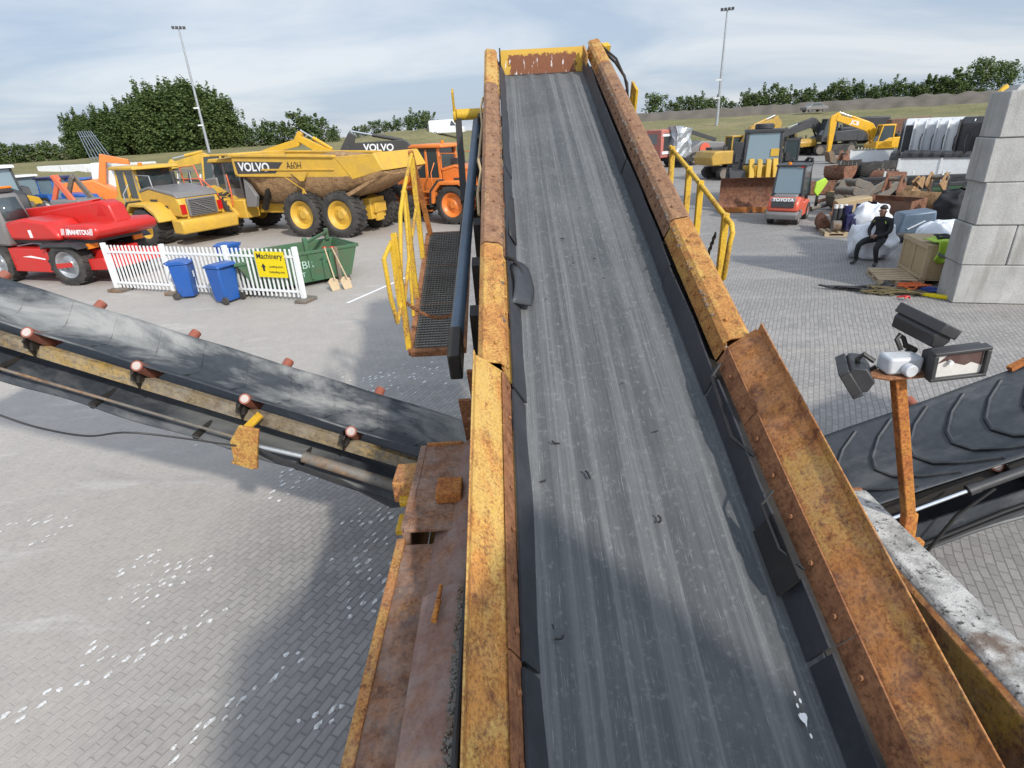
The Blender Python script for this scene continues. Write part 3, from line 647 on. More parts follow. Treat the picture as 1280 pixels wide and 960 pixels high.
rl.build('handrail', 'rail_yellow', mach, F, bev=.004)
MB().tube([P3(-.99, 3.82, -1.0, .92), P3(-1.02, 3.66, -1, .90), P3(-1.0, 3.62, -1, .60), P3(-.98, 3.66, -1, .36), P3(-.96, 3.82, -1, .42)], .019).bar(P3(-.97, 3.84, -1, .38), P3(-.97, 3.84, -1, .95), .045, .045, (0, 1, 0)).build('rail_end', 'rail_yellow', mach, F)
MB().bar(P3(-.90, 5.82, -1), P3(-.97, 5.45, -1, 1.02), .05, .05, (0, 1, 0)).build('rail_post', 'post_rust', mach, F)
def chain(p, q, sag, n=26):
    m = MB()
    for i in range(n):
        a = i / n; c = (i + 1) / n
        f = lambda t: p.lerp(q, t) - UPF * sag * 4 * t * (1 - t)
        s, e = f(a), f(c); d = (e - s); mid = (s + e) / 2; d.normalize(); sd = d.cross(UPF if i % 2 else UPF.cross(d)).normalized()
        ring = [mid + d * (.026 * math.cos(t)) + sd * (.013 * math.sin(t)) for t in (2 * math.pi * k / 8 for k in range(9))]
        m.tube(ring, .0055, 5)
    return m
chain(P3(-.96, 3.86, -1, .45), P3(-.44, 3.95, -1.0, .28), .13).build('chain', 'flange', mach, F)
# right side rail (its walkway lies behind the guard)
wr_ = walkway(1.28, 1.78, 4.0, 6.2, -1.12, None, None)
tops = [(6.02, -.25), (5.36, -.18), (4.97, -.14), (4.24, -.08)]
for u, n in tops: MB().bar(Vector((1.79, u, n + .03)), Vector((1.79, u, n)) - UPF * .98, .052, .052, (0, 1, 0)).build('rail_post', 'rail_yellow', mach, F, bev=.005)
MB().tube([(1.79, 6.1, -.26), (1.79, 5.36, -.18), (1.79, 4.24, -.08), (1.80, 4.10, -.075), (1.80, 4.04, -.12), (1.79, 4.02, -.2), (1.79, 3.96, -.50), (1.79, 4.0, -.545), (1.79, 4.1, -.56), (1.79, 4.75, -.62), (1.79, 5.5, -.72)], .022, 10).build('handrail', 'rail_yellow', mach, F, smooth=70)
chain(Vector((1.79, 4.35, -.30)), Vector((1.77, 4.4, -.72)), .0, 14).build('chain', 'dark_steel', mach, F)
MB().cyl((1.79, 4.0, -.56), (1.79, 3.97, -.62), .016).tube([(1.79, 3.97, -.62), (1.80, 3.93, -.66), (1.79, 3.90, -.69)], .03, 8).build('snap_hook', 'rust_grey', mach, F)

# chassis: decks either side, low body, undercarriage ------------------------------
I = Matrix()
WORLDI = Matrix()
def cw(m, name, mt, par=None, bev=.004, **k): return m.build(name, mt, par or mach, WORLDI, bev=bev, **k)
cw(MB().box(-.60, -.30, .2, 2.28, 1.93, 1.955), 'deck_sheet', 'chassis_rust')
cw(MB().box(-.585, -.33, 2.30, 3.12, 2.01, 2.03), 'deck_sheet', 'chassis_rust')
cw(MB().box(-.63, -.585, .2, 2.32, 1.62, 1.965), 'deck_edge', 'guard_orange')
cw(MB().box(-.60, -.56, 2.32, 3.13, 1.58, 2.035), 'deck_edge', 'chassis_rust')
cw(MB().prism([(-.44, 1.96), (-.28, 2.07), (-.235, 2.07), (-.235, 1.70), (-.44, 1.70)], .3, 3.14), 'hopper_side', 'primer', bev=.01)
cw(MB().prism([(-.425, 2.075), (-.285, 2.145), (-.235, 2.145), (-.235, 2.075)], .3, 1.80), 'cover_plate', 'primer', bev=.006)
cw(MB().cyl((-.335, 1.78, 2.15), (-.337, 1.71, 2.15), .009).cyl((-.337, 1.70, 2.148), (-.345, 1.60, 2.147), .012), 'latch', 'post_rust', bev=0)
b = MB(); rg = random.Random(3)
for k in range(700):
    y = rg.uniform(.35, 1.78); s = rg.uniform(.003, .009) * (1.6 if rg.random() < .06 else 1); x = -.243 + rg.gauss(0, .009); z = 2.148 + rg.uniform(0, .005)
    b.box(x - s, x + s, y - s, y + s, z - s, z + s * .8, taper=(rg.uniform(.4, .9), rg.uniform(.4, .9)))
cw(b, 'caked_grit', 'rust_grey', bev=0)['kind'] = 'stuff'
cw(MB().tube([(-.222, .3, 2.17), (-.222, 1.2, 2.19), (-.222, 1.72, 2.20), (-.215, 1.80, 2.235), (-.195, 1.84, 2.29), (-.18, 1.86, 2.31)], .011), 'seal_strip', 'cable', bev=0)
cw(MB().box(-.44, -.30, 2.50, 2.66, 2.03, 2.10), 'step_plate', 'post_rust', bev=.01)
cw(MB().box(-.56, -.33, 3.12, 3.14, 1.95, 2.05), 'deck_lip', 'guard_orange')
cw(MB().box(-.76, -.60, 2.88, 3.10, 1.78, 1.93), 'hinge_block', 'guard_orange', bev=.012)
cw(MB().cyl((-.72, 2.87, 1.80), (-.62, 2.87, 1.80), .035).box(-.74, -.6, 2.72, 2.88, 1.66, 1.70).cyl((-.68, 2.83, 1.72), (-.68, 2.74, 1.72), .025), 'hinge_pin', 'mach_yellow', bev=.004)
cw(MB().box(-.56, 1.60, -.4, 3.05, .95, 1.12), 'chassis_body', 'dark_steel')
for x in (-.55, 1.54): cw(MB().box(x, x + .06, -1.0, 3.05, 1.12, 1.60), 'chassis_side', 'mach_yellow')
cw(MB().box(-.35, 1.45, -2.4, 5.6, .75, 1.06), 'chassis_beam', 'mach_yellow')
for sy in (-1.0, 3.6):
    for sx in (-.45, 1.55):
        pass
for sx in (-.50, 1.32):
    cw(MB().prism([(-1.9, .15), (-1.55, .02), (3.7, .02), (4.05, .15), (4.15, .45), (3.9, .72), (-1.75, .72), (-2.0, .45)], sx, sx + .38, axis='x', mat=Matrix(((1, 0, 0, 0), (0, 1, 0, 0), (0, 0, 1, 0), (0, 0, 0, 1)))), 'crawler_track', 'dark_steel', bev=.03)
for x in (-.02, 1.06): cw(MB().bar((x, 5.0, 1.0), (x, 6.0, 2.9), .12, .12, (0, 1, 0)), 'support_leg', 'mach_yellow')
# right deck: beam caked with grey dust over a yellow side sheet
cw(MB().prism([(1.555, 2.115), (1.575, 2.135), (1.725, 2.135), (1.742, 2.115), (1.742, 2.0), (1.555, 2.0)], .3, 2.30), 'deck_beam', 'dust', bev=.008)
cw(MB().box(1.535, 1.552, .3, 2.06, 1.72, 2.10), 'side_sheet', 'side_yellow')
cw(MB().prism([(1.535, 2.104), (1.553, 2.116), (1.553, 2.104)], .3, 2.08), 'edge_angle', 'guard_orange', bev=0)
cw(MB().prism([(1.30, 1.80), (1.535, 1.72), (1.535, 1.70), (1.30, 1.78)], .3, 2.30), 'dust_shelf', 'dust', bev=0)
cw(MB().box(1.30, 1.53, .3, 2.0, 1.60, 1.69), 'side_sheet', 'side_yellow')
cw(MB().box(1.555, 1.72, 2.305, 2.33, 1.75, 2.13), 'deck_lip', 'flange')
# unseen plate added behind the viewpoint, edge cut to shade the belt foot
caster = cw(MB().poly([tuple(F @ Vector(q)) for q in ((1.67, -.19, 3.0), (2.67, -1.14, 3.0), (3.6, -2.0, 3.0), (2.6, -3.4, 3.0), (.70, -3.2, 3.0), (.55, -1.3, 3.0))]), 'shade_plate', 'mach_yellow', bev=0, solid=.03)
for q in ((2.6, -1.2), (.8, -2.9), (2.5, -3.2)):
    p = F @ Vector((q[0], q[1], 2.98)); cw(MB().bar((p.x, p.y, 1.0), tuple(p), .12, .12, (0, 1, 0)), 'shade_plate_leg', 'mach_yellow')

# side conveyors ----------------------------------------------------------------
def side_conveyor(frame, L, hw, bmat, chevron, sgn, first=.35, pitch=.93):
    c = MB()
    def fs(u, v):
        y = -hw + 2 * hw * v; a = abs(2 * v - 1); z = -.135 + .135 * max(0, (a - .32) / .68) ** 1.15
        s = u * L; z += .004 * math.sin((s - first) / pitch * 2 * math.pi - 1.6) * a
        return Vector((s, y, z))
    c.grid(fs, 80, 24)
    bt = c.build('side_belt', bmat, mach, frame, smooth=80, solid=.014)
    if not chevron:
        for q_ in range(int(L / .42)):
            s = .2 + q_ * .42; k = MB()
            k.tube([Vector((s + .16 * abs(v_), v_ * hw, -.135 + .135 * max(0, (abs(v_) - .32) / .68) ** 1.15 + .006)) for v_ in (-.93, -.7, -.45, -.2, 0, .2, .45, .7, .93)], .006, 5)
            k.build('cleat_rib', bmat, bt, frame, smooth=60)
    if chevron:
        s = .1
        while s < L - .4:
            pts = []
            for ds, yy in ((.42, .86), (.22, .62), (.06, .30), (.0, 0.0), (.06, -.30), (.22, -.62), (.42, -.86)):
                a = abs(yy); pts.append(Vector((s + ds, yy * hw, -.135 + .135 * max(0, (a - .32) / .68) ** 1.15 + .012)))
            k = MB().tube(pts, .019, 6); k.build('chevron_cleat', bmat, bt, frame, smooth=60)
            s += .33
    
    rbm = MB(); rbm.grid(lambda u, v: Vector((u * L, -hw * 1.0 + 2 * hw * v, -.47 - (.10 * v if not chevron else .16 * (1 - v)) + .012 * math.sin(u * 37))), 60, 6); rbm.build('return_belt', 'return_belt', mach, frame, solid=.014, smooth=80)
    for sy in (-1, 1):
        MB().prism([(sy * (hw * .66), -.20), (sy * (hw * .66 - .05), -.20), (sy * (hw * .66 - .05), -.32), (sy * (hw * .66), -.32)], 0, L, axis='x').build('conveyor_beam', 'dark_steel' if chevron else 'beam_dirty', mach, frame)
    n = int((L - first) / pitch) + 1
    for i in range(n):
        s = first + i * pitch
        for sy in (-1, 1):
            p, q = Vector((s, sy * hw * .36, -.205)), Vector((s, sy * (hw + ((-.08 if chevron else .015) if sy * sgn > 0 else .12)), -.09 if chevron and sy * sgn > 0 else -.012))
            r_ = MB().cyl(p, q, .046, n=18).build('trough_roller', 'roller', mach, frame)
            d = (q - p).normalized(); MB().cyl(q - d * .002, q + d * .004, .034, n=16).build('roller_cap', 'rollercap', r_, frame)
            MB().bar((s + .06, sy * hw * .55, -.33), (s + .05, sy * (hw * .95), -.10), .07, .012, (1, 0, 0)).box(s + .02, s + .10, sy * hw * .74 - .04, sy * hw * .74 + .04, -.22, -.12).build('roller_bracket', 'dark_steel', mach, frame)
        MB().cyl((s, -hw * .34, -.19), (s, hw * .34, -.19), .046, n=14).build('centre_roller', 'roller', mach, frame)
        MB().cyl((s + .4, -hw, -.55), (s + .4, hw, -.55), .035, n=12).build('return_roller', 'dark_steel', mach, frame)
a = R(19.5); ca, sa = math.cos(a), math.sin(a)
_y = R(6.4); _e = Vector((-ca * math.cos(_y), ca * math.sin(_y), sa)); _s = Vector((-math.sin(_y), -math.cos(_y), 0)); _z = _e.cross(_s); _o = Vector((-.2, 4.49, 1.20)) + _s * .06
FL = Matrix(((_e.x, _s.x, _z.x, _o.x), (_e.y, _s.y, _z.y, _o.y), (_e.z, _s.z, _z.z, _o.z), (0, 0, 0, 1)))
side_conveyor(FL, 6.6, .35, 'side_belt', False, 1, first=1.2, pitch=.92)
b = R(20.5); cb_, sb = math.cos(b), math.sin(b)
FR = Matrix(((cb_, 0, -sb, 1.50), (0, 1, 0, 4.175), (sb, 0, cb_, .45), (0, 0, 0, 1)))
side_conveyor(FR, 6.0, .515, 'chevron_belt', True, -1, first=1.0, pitch=1.45)
lp = lambda s, y, z: (s, y, z)
# left conveyor: yellow bracket, hydraulic cylinder, hoses and the loose cable
MB().prism([(1.93, -.20), (2.10, -.22), (2.16, -.40), (2.10, -.62), (1.90, -.60), (1.92, -.40)], .44, .47).box(1.93, 2.13, .38, .47, -.62, -.60).build('lift_bracket', 'guard_yellow', mach, FL, bev=.006)
MB().bar((2.08, .44, -.30), (2.0, .30, -.16), .07, .02).build('lift_bracket', 'mach_yellow', mach, FL)
MB().cyl((.55, .40, -.40), (1.55, .40, -.38), .05, n=16).build('hydraulic_cylinder', 'rust_grey', mach, FL)
MB().cyl((1.55, .40, -.38), (1.95, .42, -.40), .022, n=12).build('cylinder_rod', 'galv', mach, FL)
MB().cyl((2.1, .39, -.40), (4.6, .39, -.43), .012, n=10).build('lift_rod', 'rust_grey', mach, FL)
for k in range(4):
    MB().tube([(.30, .36 + k * .02, -.40), (.7, .45 + k * .012, -.52 - k * .012), (1.2, .46, -.50 + k * .015), (1.7, .45, -.47 + k * .012), (1.95, .44, -.40)], .011).build('hose', 'cable', mach, FL)
A_ = Vector(FL @ Vector((2.1, .47, -.42)))
pp = [A_, PY(170, 541, 3.9), PY(110, 545, 3.9), PY(50, 535, 3.9), PY(0, 519, 3.9), PY(-60, 495, 3.9)]
cr_ = []
for i in range(len(pp) - 1):
    for k in range(6):
        t = k / 6; p0, p1, p2, p3 = pp[max(0, i - 1)], pp[i], pp[i + 1], pp[min(len(pp) - 1, i + 2)]
        cr_.append(.5 * ((2 * p1) + (p2 - p0) * t + (2 * p0 - 5 * p1 + 4 * p2 - p3) * t * t + (3 * p1 - p0 - 3 * p2 + p3) * t ** 3))
cw(MB().tube(cr_, .008, 6), 'loose_cable', 'cable', bev=0)
# right conveyor: cylinder and hoses on its near side
MB().cyl((1.45, -.60, -.10), (2.15, -.60, -.065), .016, n=12).build('cylinder_rod', 'chrome', mach, FR)
MB().cyl((2.12, -.60, -.066), (3.6, -.60, .0), .036, n=16).cyl((2.10, -.60, -.067), (2.18, -.60, -.063), .043, n=16).build('hydraulic_cylinder', 'p_dark', mach, FR)
for k in range(3):
    MB().tube([(2.3, -.60, -.13), (2.0, -.60, -.28), (1.75, -.60, -.55), (1.5, -.55, -.72)] if k == 0 else [(3.4, -.5, -.40 - k * .06), (2.4, -.52, -.44 - k * .05), (1.7, -.53, -.52 - k * .04), (1.1, -.5, -.66)], .014).build('hose', 'cable', mach, FR)
MB().box(.2, 6, -.50, -.485, -.62, -.36).build('side_sheet', 'return_belt', mach, FR)
MB().box(1.05, 1.12, .45, .60, .02, .10).build('roller_bracket', 'post_rust', mach, FR); MB().bar((3.28, .50, .03), (3.5, .52, .05), .06, .04).build('roller_bracket', 'post_rust', mach, FR)

# work light post with three halogen heads ------------------------------------------
PB = Vector((1.79, 2.02, 2.10)); PK = PY(1137, 640, 2.06); PT = PY(1122, 470, 2.06)
wp = cw(MB().bar(PB - Vector((0, 0, .25)), PK, .055, .045, (0, 1, 0)).bar(PK - Vector((0, 0, .02)), PT, .045, .045, (0, 1, 0)).box(PB.x - .05, PB.x + .05, PB.y - .02, PB.y + .02, PB.z - .2, PB.z - .05), 'light_post', 'post_rust', bev=.005)
TP = PT + Vector((0.0, 0, .01))
cw(MB().prism([(TP.x - .145, TP.y - .02), (TP.x - .08, TP.y - .065), (TP.x + .11, TP.y - .05), (TP.x + .11, TP.y + .05), (TP.x - .08, TP.y + .03)], TP.z, TP.z + .012, axis='z'), 'mount_plate', 'flange', wp)
jb = cw(MB().box(TP.x - .075, TP.x + .06, TP.y - .045, TP.y + .04, TP.z + .014, TP.z + .085), 'junction_box', 'boxgrey', wp, bev=.012)
cw(MB().cyl((TP.x - .005, TP.y - .045, TP.z + .042), (TP.x - .003, TP.y - .075, TP.z + .040), .026, n=18), 'cable_gland', 'boxgrey', jb)
def lamp(c, rot, name='work_light'):
    f = Matrix.Translation(c) @ rot @ Matrix.Scale(.72, 4)
    # local: x width, y depth (lens towards -y), z height
    lt = MB().prism([(-.09, -.055), (-.09, .055), (-.04, .085), (.02, .045), (.02, -.045), (-.04, -.085)], -.125, .125, axis='x', mat=None).build(name, 'p_dark', wp, f, bev=.008)
    fr = MB()
    for x0, x1, z0, z1 in ((-.14, .14, .068, .088), (-.14, .14, -.088, -.068), (-.14, -.115, -.07, .07), (.115, .14, -.07, .07)): fr.box(x0, x1, -.118, -.06, z0, z1)
    fr.build('lamp_bezel', 'p_dark', lt, f, bev=.006)
    MB().box(-.115, .115, -.098, -.092, -.068, .068).build('lens', 'lampglass' if name != 'x' else 'maroon', lt, f)
    return lt, f
l1, f1 = lamp(TP + Vector((.150, -.035, .085)), Matrix.Rotation(R(-4), 4, 'Z') @ Matrix.Rotation(R(5), 4, 'X') @ Matrix.Rotation(R(-7), 4, 'Y'))
MB().poly([(x_, -.0995, z_) for x_, z_ in ((-.112, .012), (-.07, .028), (-.02, .008), (.03, -.012), (.06, .004), (.112, -.022), (.112, .066), (-.06, .066))]).build('painted_reflection', 'maroon', l1, f1)  # maroon patch: a reddish reflection painted over the upper lens
MB().cyl((-.05, -.10, .02), (-.05, -.118, .02), .012).build('halogen_bulb', 'txt_white', l1, f1)
_nn = Vector((.42, -.02, .84)).normalized(); _aa = Vector((.35, -.80, 0)); _aa = (_aa - _nn * _aa.dot(_nn)).normalized(); _zz = _aa.cross(-_nn)
l2, f2 = lamp(TP + Vector((.072, .05, .145)), Matrix(((_aa.x, -_nn.x, _zz.x, 0), (_aa.y, -_nn.y, _zz.y, 0), (_aa.z, -_nn.z, _zz.z, 0), (0, 0, 0, 1))))
for _q, _l in (((.150, -.0, .03), l1), ((.06, .05, .09), l2), ((-.11, .05, -.02), l1)): cw(MB().bar(TP + Vector((_q[0] * .55, _q[1], .012)), TP + Vector(_q), .022, .010, (0, 1, 0)).cyl(TP + Vector(_q) - Vector((0, .03, 0)), TP + Vector(_q) + Vector((0, .03, 0)), .012), 'lamp_bracket', 'dark_steel', wp, bev=.002)
lamp(TP + Vector((-.105, .05, .005)), Matrix.Rotation(R(-115), 4, 'Z') @ Matrix.Rotation(R(35), 4, 'X'))
cw(MB().tube([TP + Vector(q) for q in ((-.11, 0, .06), (-.145, .02, .085), (-.16, .03, .06), (-.14, .05, .03))], .010), 'lamp_cable', 'cable', wp, bev=0); cw(MB().tube([TP + Vector(q) for q in ((.01, .03, .09), (-.005, .05, .13), (.01, .06, .145), (.03, .06, .13), (.04, .05, .10))], .009), 'lamp_cable', 'cable', wp, bev=0)

# rubber crumbs lying on the belt -----------------------------------------------------
rs = random.Random(5)
for (px, py) in ((690, 553), (786, 387), (822, 540), (676, 604), (690, 782), (657, 648), (682, 375), (756, 350), (756, 212), (806, 340), (868, 378), (745, 325), (718, 330), (693, 800), (726, 262), (822, 655), (880, 432), (780, 480), (700, 300), (738, 600)):
    r = ray(px, py); t = -H0 / (r @ N); p = CP + r * t + N * .012
    q = (p - O_); x, u = q @ X, q @ D; m = MB(); k = rs.choice((1, 1, 2, 2)); a = rs.uniform(0, 6); sz = rs.uniform(.4, .9) * (1.2 if py > 500 else .9)
    pts = [Vector((0, 0, 0))]
    for i in range(k + 1): a += rs.uniform(-.9, .9); pts.append(pts[-1] + Vector((math.cos(a), math.sin(a), rs.uniform(-.15, .3))) * .016 * sz)
    m.tube(pts, .0055 * sz, 5); o = m.build('rubber_crumb', 'cable', None, F @ Matrix.Translation((x, u, .012)))
    tag(o, 'small black crumb of torn rubber lying on the grey conveyor belt', 'rubber scrap', 'rubber crumbs on the conveyor belt')
m = MB(); n_ = 26
for q_ in ((.01, .06), (-.006, .045), (.004, -.05), (.0, .085)): m.poly([(q_[0] + .004 * math.cos(a), q_[1] + .009 * math.sin(a), .0165) for a in (0, 1, 2.2, 3.1, 4.2, 5.3)])
m.poly([(.011 * (1 + .5 * mnoise.noise(Vector((math.cos(a) * 2, math.sin(a) * 2, 4)))) * math.cos(a) + .006 * math.sin(a * 2), .026 * (1 + .9 * mnoise.noise(Vector((math.cos(a) * 3, math.sin(a) * 3, 8)))) * math.sin(a), .0165) for a in (2 * math.pi * k / n_ for k in range(n_))])
m.build('dried_splash', 'txt_white', mach, F @ Matrix.Translation((.955, .55, .0)))

rs2 = random.Random(31)
m = MB()
for k in range(120):
    s = rs2.uniform(.004, .010); sd_ = rs2.random() < .35; u = rs2.uniform(2.4, 6.8); x = (-.055 if sd_ else 1.128) + rs2.gauss(0, .008); z = .262 + rs2.uniform(0, .006)
    m.box(x - s, x + s, u - s, u + s, z - s * .6, z + s, taper=(rs2.uniform(.4, .9), rs2.uniform(.4, .9)))
m.build('loose_grit', 'rust_grey', mach, F)['kind'] = 'stuff'
# ---------------------------------------------------------------- yard machines: shared builders
def tyre_meshes(r, w, lug=True, nl=22):
    t = MB(); rr_ = r * .60
    t.lathe([(rr_, -w * .40), (r * .70, -w * .50), (r * .88, -w * .49), (r * .955, -w * .42), (r * .965, 0), (r * .955, w * .42), (r * .88, w * .49), (r * .70, w * .50), (rr_, w * .40)], 40, close=False)
    if lug:
        for k in range(nl):
            for sg in (-1, 1):
                a = 2 * math.pi * (k + (.25 if sg > 0 else .75)) / nl; m = Matrix.Rotation(a, 4, 'Y')
                t.box(r * .93, r * 1.0, sg * w * .03 if sg > 0 else -w * .47, w * .47 if sg > 0 else -w * .03, -r * .060, r * .060, m @ Matrix.Rotation(sg * .35, 4, 'X'), taper=None)
    me = bpy.data.meshes.new('wheel'); t.bm.to_mesh(me); t.bm.free(); me.materials.append(M['tyre']); me.shade_smooth(); me.set_sharp_from_angle(angle=R(35))
    d = MB(); d.lathe([(.001, -w * .30), (r * .17, -w * .30), (r * .19, -w * .26), (r * .22, -w * .22), (r * .44, -w * .16), (r * .50, -w * .30), (r * .56, -w * .38), (r * .615, -w * .42), (r * .62, -w * .36), (r * .60, w * .36), (r * .1, w * .3), (.001, w * .3)], 28)
    for k in range(8):
        a = k * math.pi / 4; d.cyl((r * .30 * math.cos(a), -w * .225, r * .30 * math.sin(a)), (r * .30 * math.cos(a), -w * .185, r * .30 * math.sin(a)), r * .030, n=6)
    rm = bpy.data.meshes.new('rim'); d.bm.to_mesh(rm); d.bm.free(); rm.shade_smooth(); rm.set_sharp_from_angle(angle=R(35))
    return me, rm
_TY = {}
def wheel(par, x, y, r, w, rim='p_volvo', lug=True, steer=0, nl=22, z=None):
    key = (round(r, 2), round(w, 2), lug, rim)
    if key not in _TY:
        a, b = tyre_meshes(r, w, lug, nl); b.materials.append(M[rim]); _TY[key] = (a, b)
    a, b = _TY[key]
    f = WORLD[par.name] @ Matrix.Translation((x, y, r * .985 if z is None else z)) @ Matrix.Rotation(steer + (math.pi if y > 0 else 0), 4, 'Z')
    o = link('wheel', a, par, f); link('rim', b, o, f); return o
def lift(y, h, H): return h

def railing(par, pts_list, r=.022, mt='p_orange2', name='handrail'):
    for pts in pts_list: MB().tube(pts, r, 8).build(name, mt, par, smooth=60)

# articulated dump truck ------------------------------------------------------------
def dump_truck(loc, rot):
    o = thing('dump_truck', 'big yellow articulated dump truck with a muddy body, parked behind the green skip', 'dump truck', loc, rot)
    r, w, tr = .93, .74, 1.28
    for x in (0, 1.92, 6.6):
        for s in (-1, 1): wheel(o, x, s * tr, r, w, 'p_volvo', nl=26)
    MB().box(-1.0, 5.2, -.42, .42, .85, 1.25).build('rear_frame', 'p_volvo', o, bev=.02)
    MB().cyl((0, -1.1, r), (0, 1.1, r), .22).cyl((1.92, -1.1, r), (1.92, 1.1, r), .22).build('axle', 'p_volvo', o)
    MB().box(-.85, -.45, -.55, .55, .6, 1.45).box(-.95, -.8, -.25, .25, .5, .95).build('rear_crossmember', 'p_volvo', o, bev=.03)
    # bed: belly, side bands, tail
    bx = MB()
    def cross(x, zb, zt, wb, wt): return [Vector((x, -wt, zt)), Vector((x, -wb, zb)), Vector((x, wb, zb)), Vector((x, wt, zt))]
    secs = [cross(4.55, 1.75, 2.62, .9, 1.62), cross(4.1, 1.40, 2.55, .8, 1.62), cross(1.2, 1.42, 2.42, .8, 1.70), cross(-.6, 1.60, 2.42, .8, 1.72), cross(-2.35, 2.42, 2.60, .9, 1.72)]
    V = [[bx.bm.verts.new(p) for p in s] for s in secs]
    for a, c in zip(V, V[1:]):
        for k in range(3): bx.bm.faces.new((a[k], a[k + 1], c[k + 1], c[k]))
    bx.bm.faces.new(V[0]); 
    body = bx.build('dump_body', 'bed_brown', o, solid=.05)
    for s in (-1, 1):
        ya, yb = s * 1.62, s * 1.72
        MB().prism([(4.9, 2.62), (4.9, 3.30), (-.35, 3.12), (-1.05, 2.38), (4.7, 2.50)], ya, yb).build('side_band', 'p_volvo', body, bev=.02)
        MB().prism([(5.0, 3.30), (5.0, 3.40), (-.3, 3.22), (-.3, 3.12)], s * 1.58, s * 1.80).build('top_rail', 'p_volvo', body, bev=.02)
        MB().prism([(-.30, 3.15), (-2.1, 3.22), (-2.45, 2.62), (-1.0, 2.30)], s * 1.60, s * 1.74).build('tail_side', 'p_volvo', body, bev=.02)
        MB().prism([(1.9, 2.62), (1.05, 2.62), (1.32, 2.28), (1.5, 2.28)], s * 1.72, s * 1.80).prism([(3.4, 2.72), (-.2, 2.66), (-.2, 2.72), (3.4, 2.79)], s * 1.72, s * 1.77).build('side_rib', 'p_volvo', body, bev=.01)
        MB().bar((3.35, s * 1.25, 2.50), (4.35, s * 1.0, 1.1), .20, .20).cyl((3.0, s * 1.3, 2.72), (3.5, s * 1.22, 2.3), .075).build('tip_cylinder', 'dark_steel', o)
        MB().prism([(4.62, 2.5), (4.75, 1.25), (4.25, 1.25), (4.1, 1.7)], s * 1.42, s * 1.60).build('mudguard', 'p_grey', o, bev=.02)
        MB().bar((2.35, s * 1.72, 2.5), (1.62, s * 1.55, 1.95), .03, .03).prism([(1.62, 1.98), (1.75, 1.7), (1.62, 1.5), (1.50, 1.7)], s * 1.5, s * 1.56).build('rear_flap', 'p_volvo', o)
    MB().prism([(-2.40, 2.60), (-2.12, 3.24), (-2.02, 3.24), (-2.28, 2.58)], -1.64, 1.64).build('tail_lip', 'p_volvo', body, bev=.02)
    MB().prism([(-2.34, 2.56), (-2.30, 2.44), (-.5, 1.62), (-.4, 1.74)], -1.5, 1.5).build('tail_floor', 'bed_brown', body)
    h = MB()
    def fh(u, v):
        x = -1.9 + 6.4 * u; y = -1.55 + 3.1 * v
        return Vector((x, y, 3.02 + .18 * mnoise.noise(Vector((x * .7, y * .9, 3))) + .22 * math.sin(math.pi * v) * math.sin(math.pi * min(1, u * 1.1))))
    h.grid(fh, 30, 14).build('earth_load', 'bed_brown', body, smooth=80)
    MB().box(4.9, 5.0, -1.6, 1.6, 2.5, 3.4).box(4.95, 6.3, -1.5, 1.5, 3.34, 3.42).build('headboard', 'p_volvo', body, bev=.02)
    # tractor unit
    MB().box(5.4, 8.2, -.75, .75, .8, 1.4).build('front_frame', 'p_volvo', o, bev=.03)
    MB().prism([(6.9, 1.35), (6.9, 2.45), (7.5, 2.40), (9.0, 1.95), (9.15, 1.2), (8.9, .95), (7.6, 1.0)], -.85, .85).build('bonnet', 'p_grey', o, bev=.06)
    MB().box(9.06, 9.16, -.7, .7, 1.15, 1.85).build('grille', 'p_dark', o, bev=.02)
    for s in (-1, 1):
        MB().prism([(7.95, 1.55), (7.75, 1.95), (7.1, 2.12), (5.95, 1.6), (5.4, .95), (5.4, .8), (5.75, .9), (6.2, 1.62), (7.1, 1.95), (7.6, 1.8), (7.75, 1.45)], s * .75, s * 1.6).build('fender', 'p_volvo', o, bev=.03)
        MB().box(4.95, 5.9, s * .7, s * 1.5, .75, 1.55).build('tool_box', 'p_volvo', o, bev=.05)
        MB().box(9.10, 9.18, s * .72, s * .98, 1.3, 1.6).build('headlight', 'txt_white', o)
        railing(o, [[(8.2, s * 1.45, 1.95), (8.2, s * 1.5, 2.95), (7.35, s * 1.5, 3.0), (7.05, s * 1.5, 1.95)], [(8.2, s * 1.48, 2.45), (7.1, s * 1.5, 2.45), (6.4, s * 1.58, 1.95), (5.9, s * 1.6, 1.35)], [(5.55, s * 1.55, 2.6), (5.45, s * 1.6, 1.9), (5.55, s * 1.6, 1.3)]], .03)
    MB().box(7.85, 8.25, 1.28, 1.66, 1.30, 1.78).build('fire_bottle_box', 'p_red', o, bev=.03)
    cab = MB()
    for x, x2 in ((5.55, 5.62), (6.45, 6.42), (7.2, 7.0)):
        for s in (-1, 1): cab.bar((x, s * .82, 1.5), (x2, s * .74, 3.08), .10, .10, (0, 1, 0))
    cab.prism([(5.5, 1.4), (5.5, 1.95), (7.25, 1.95), (7.25, 1.4)], -.86, .86)
    cb2 = cab.build('cab', 'p_grey', o, bev=.015)
    MB().prism([(5.45, 3.06), (5.5, 3.22), (7.1, 3.22), (7.25, 3.06)], -.88, .88).build('cab_roof', 'p_volvo', cb2, bev=.04)
    MB().prism([(5.62, 1.95), (5.67, 3.05), (6.97, 3.05), (7.15, 1.95)], -.79, .79, y0s=None).build('cab_glass', 'glass', cb2)
    MB().cyl((5.2, -.55, 1.5), (5.2, -.55, 2.6), .22).cyl((5.15, .6, 1.4), (5.15, .6, 2.4), .3).build('exhaust', 'p_dark', o)
    # lettering
    s = 1
    MB().prism([(4.72, 2.62), (4.78, 3.12), (2.25, 3.02), (2.72, 2.60)], 1.715, 1.728).build('decal_panel', 'decal_dark', body)
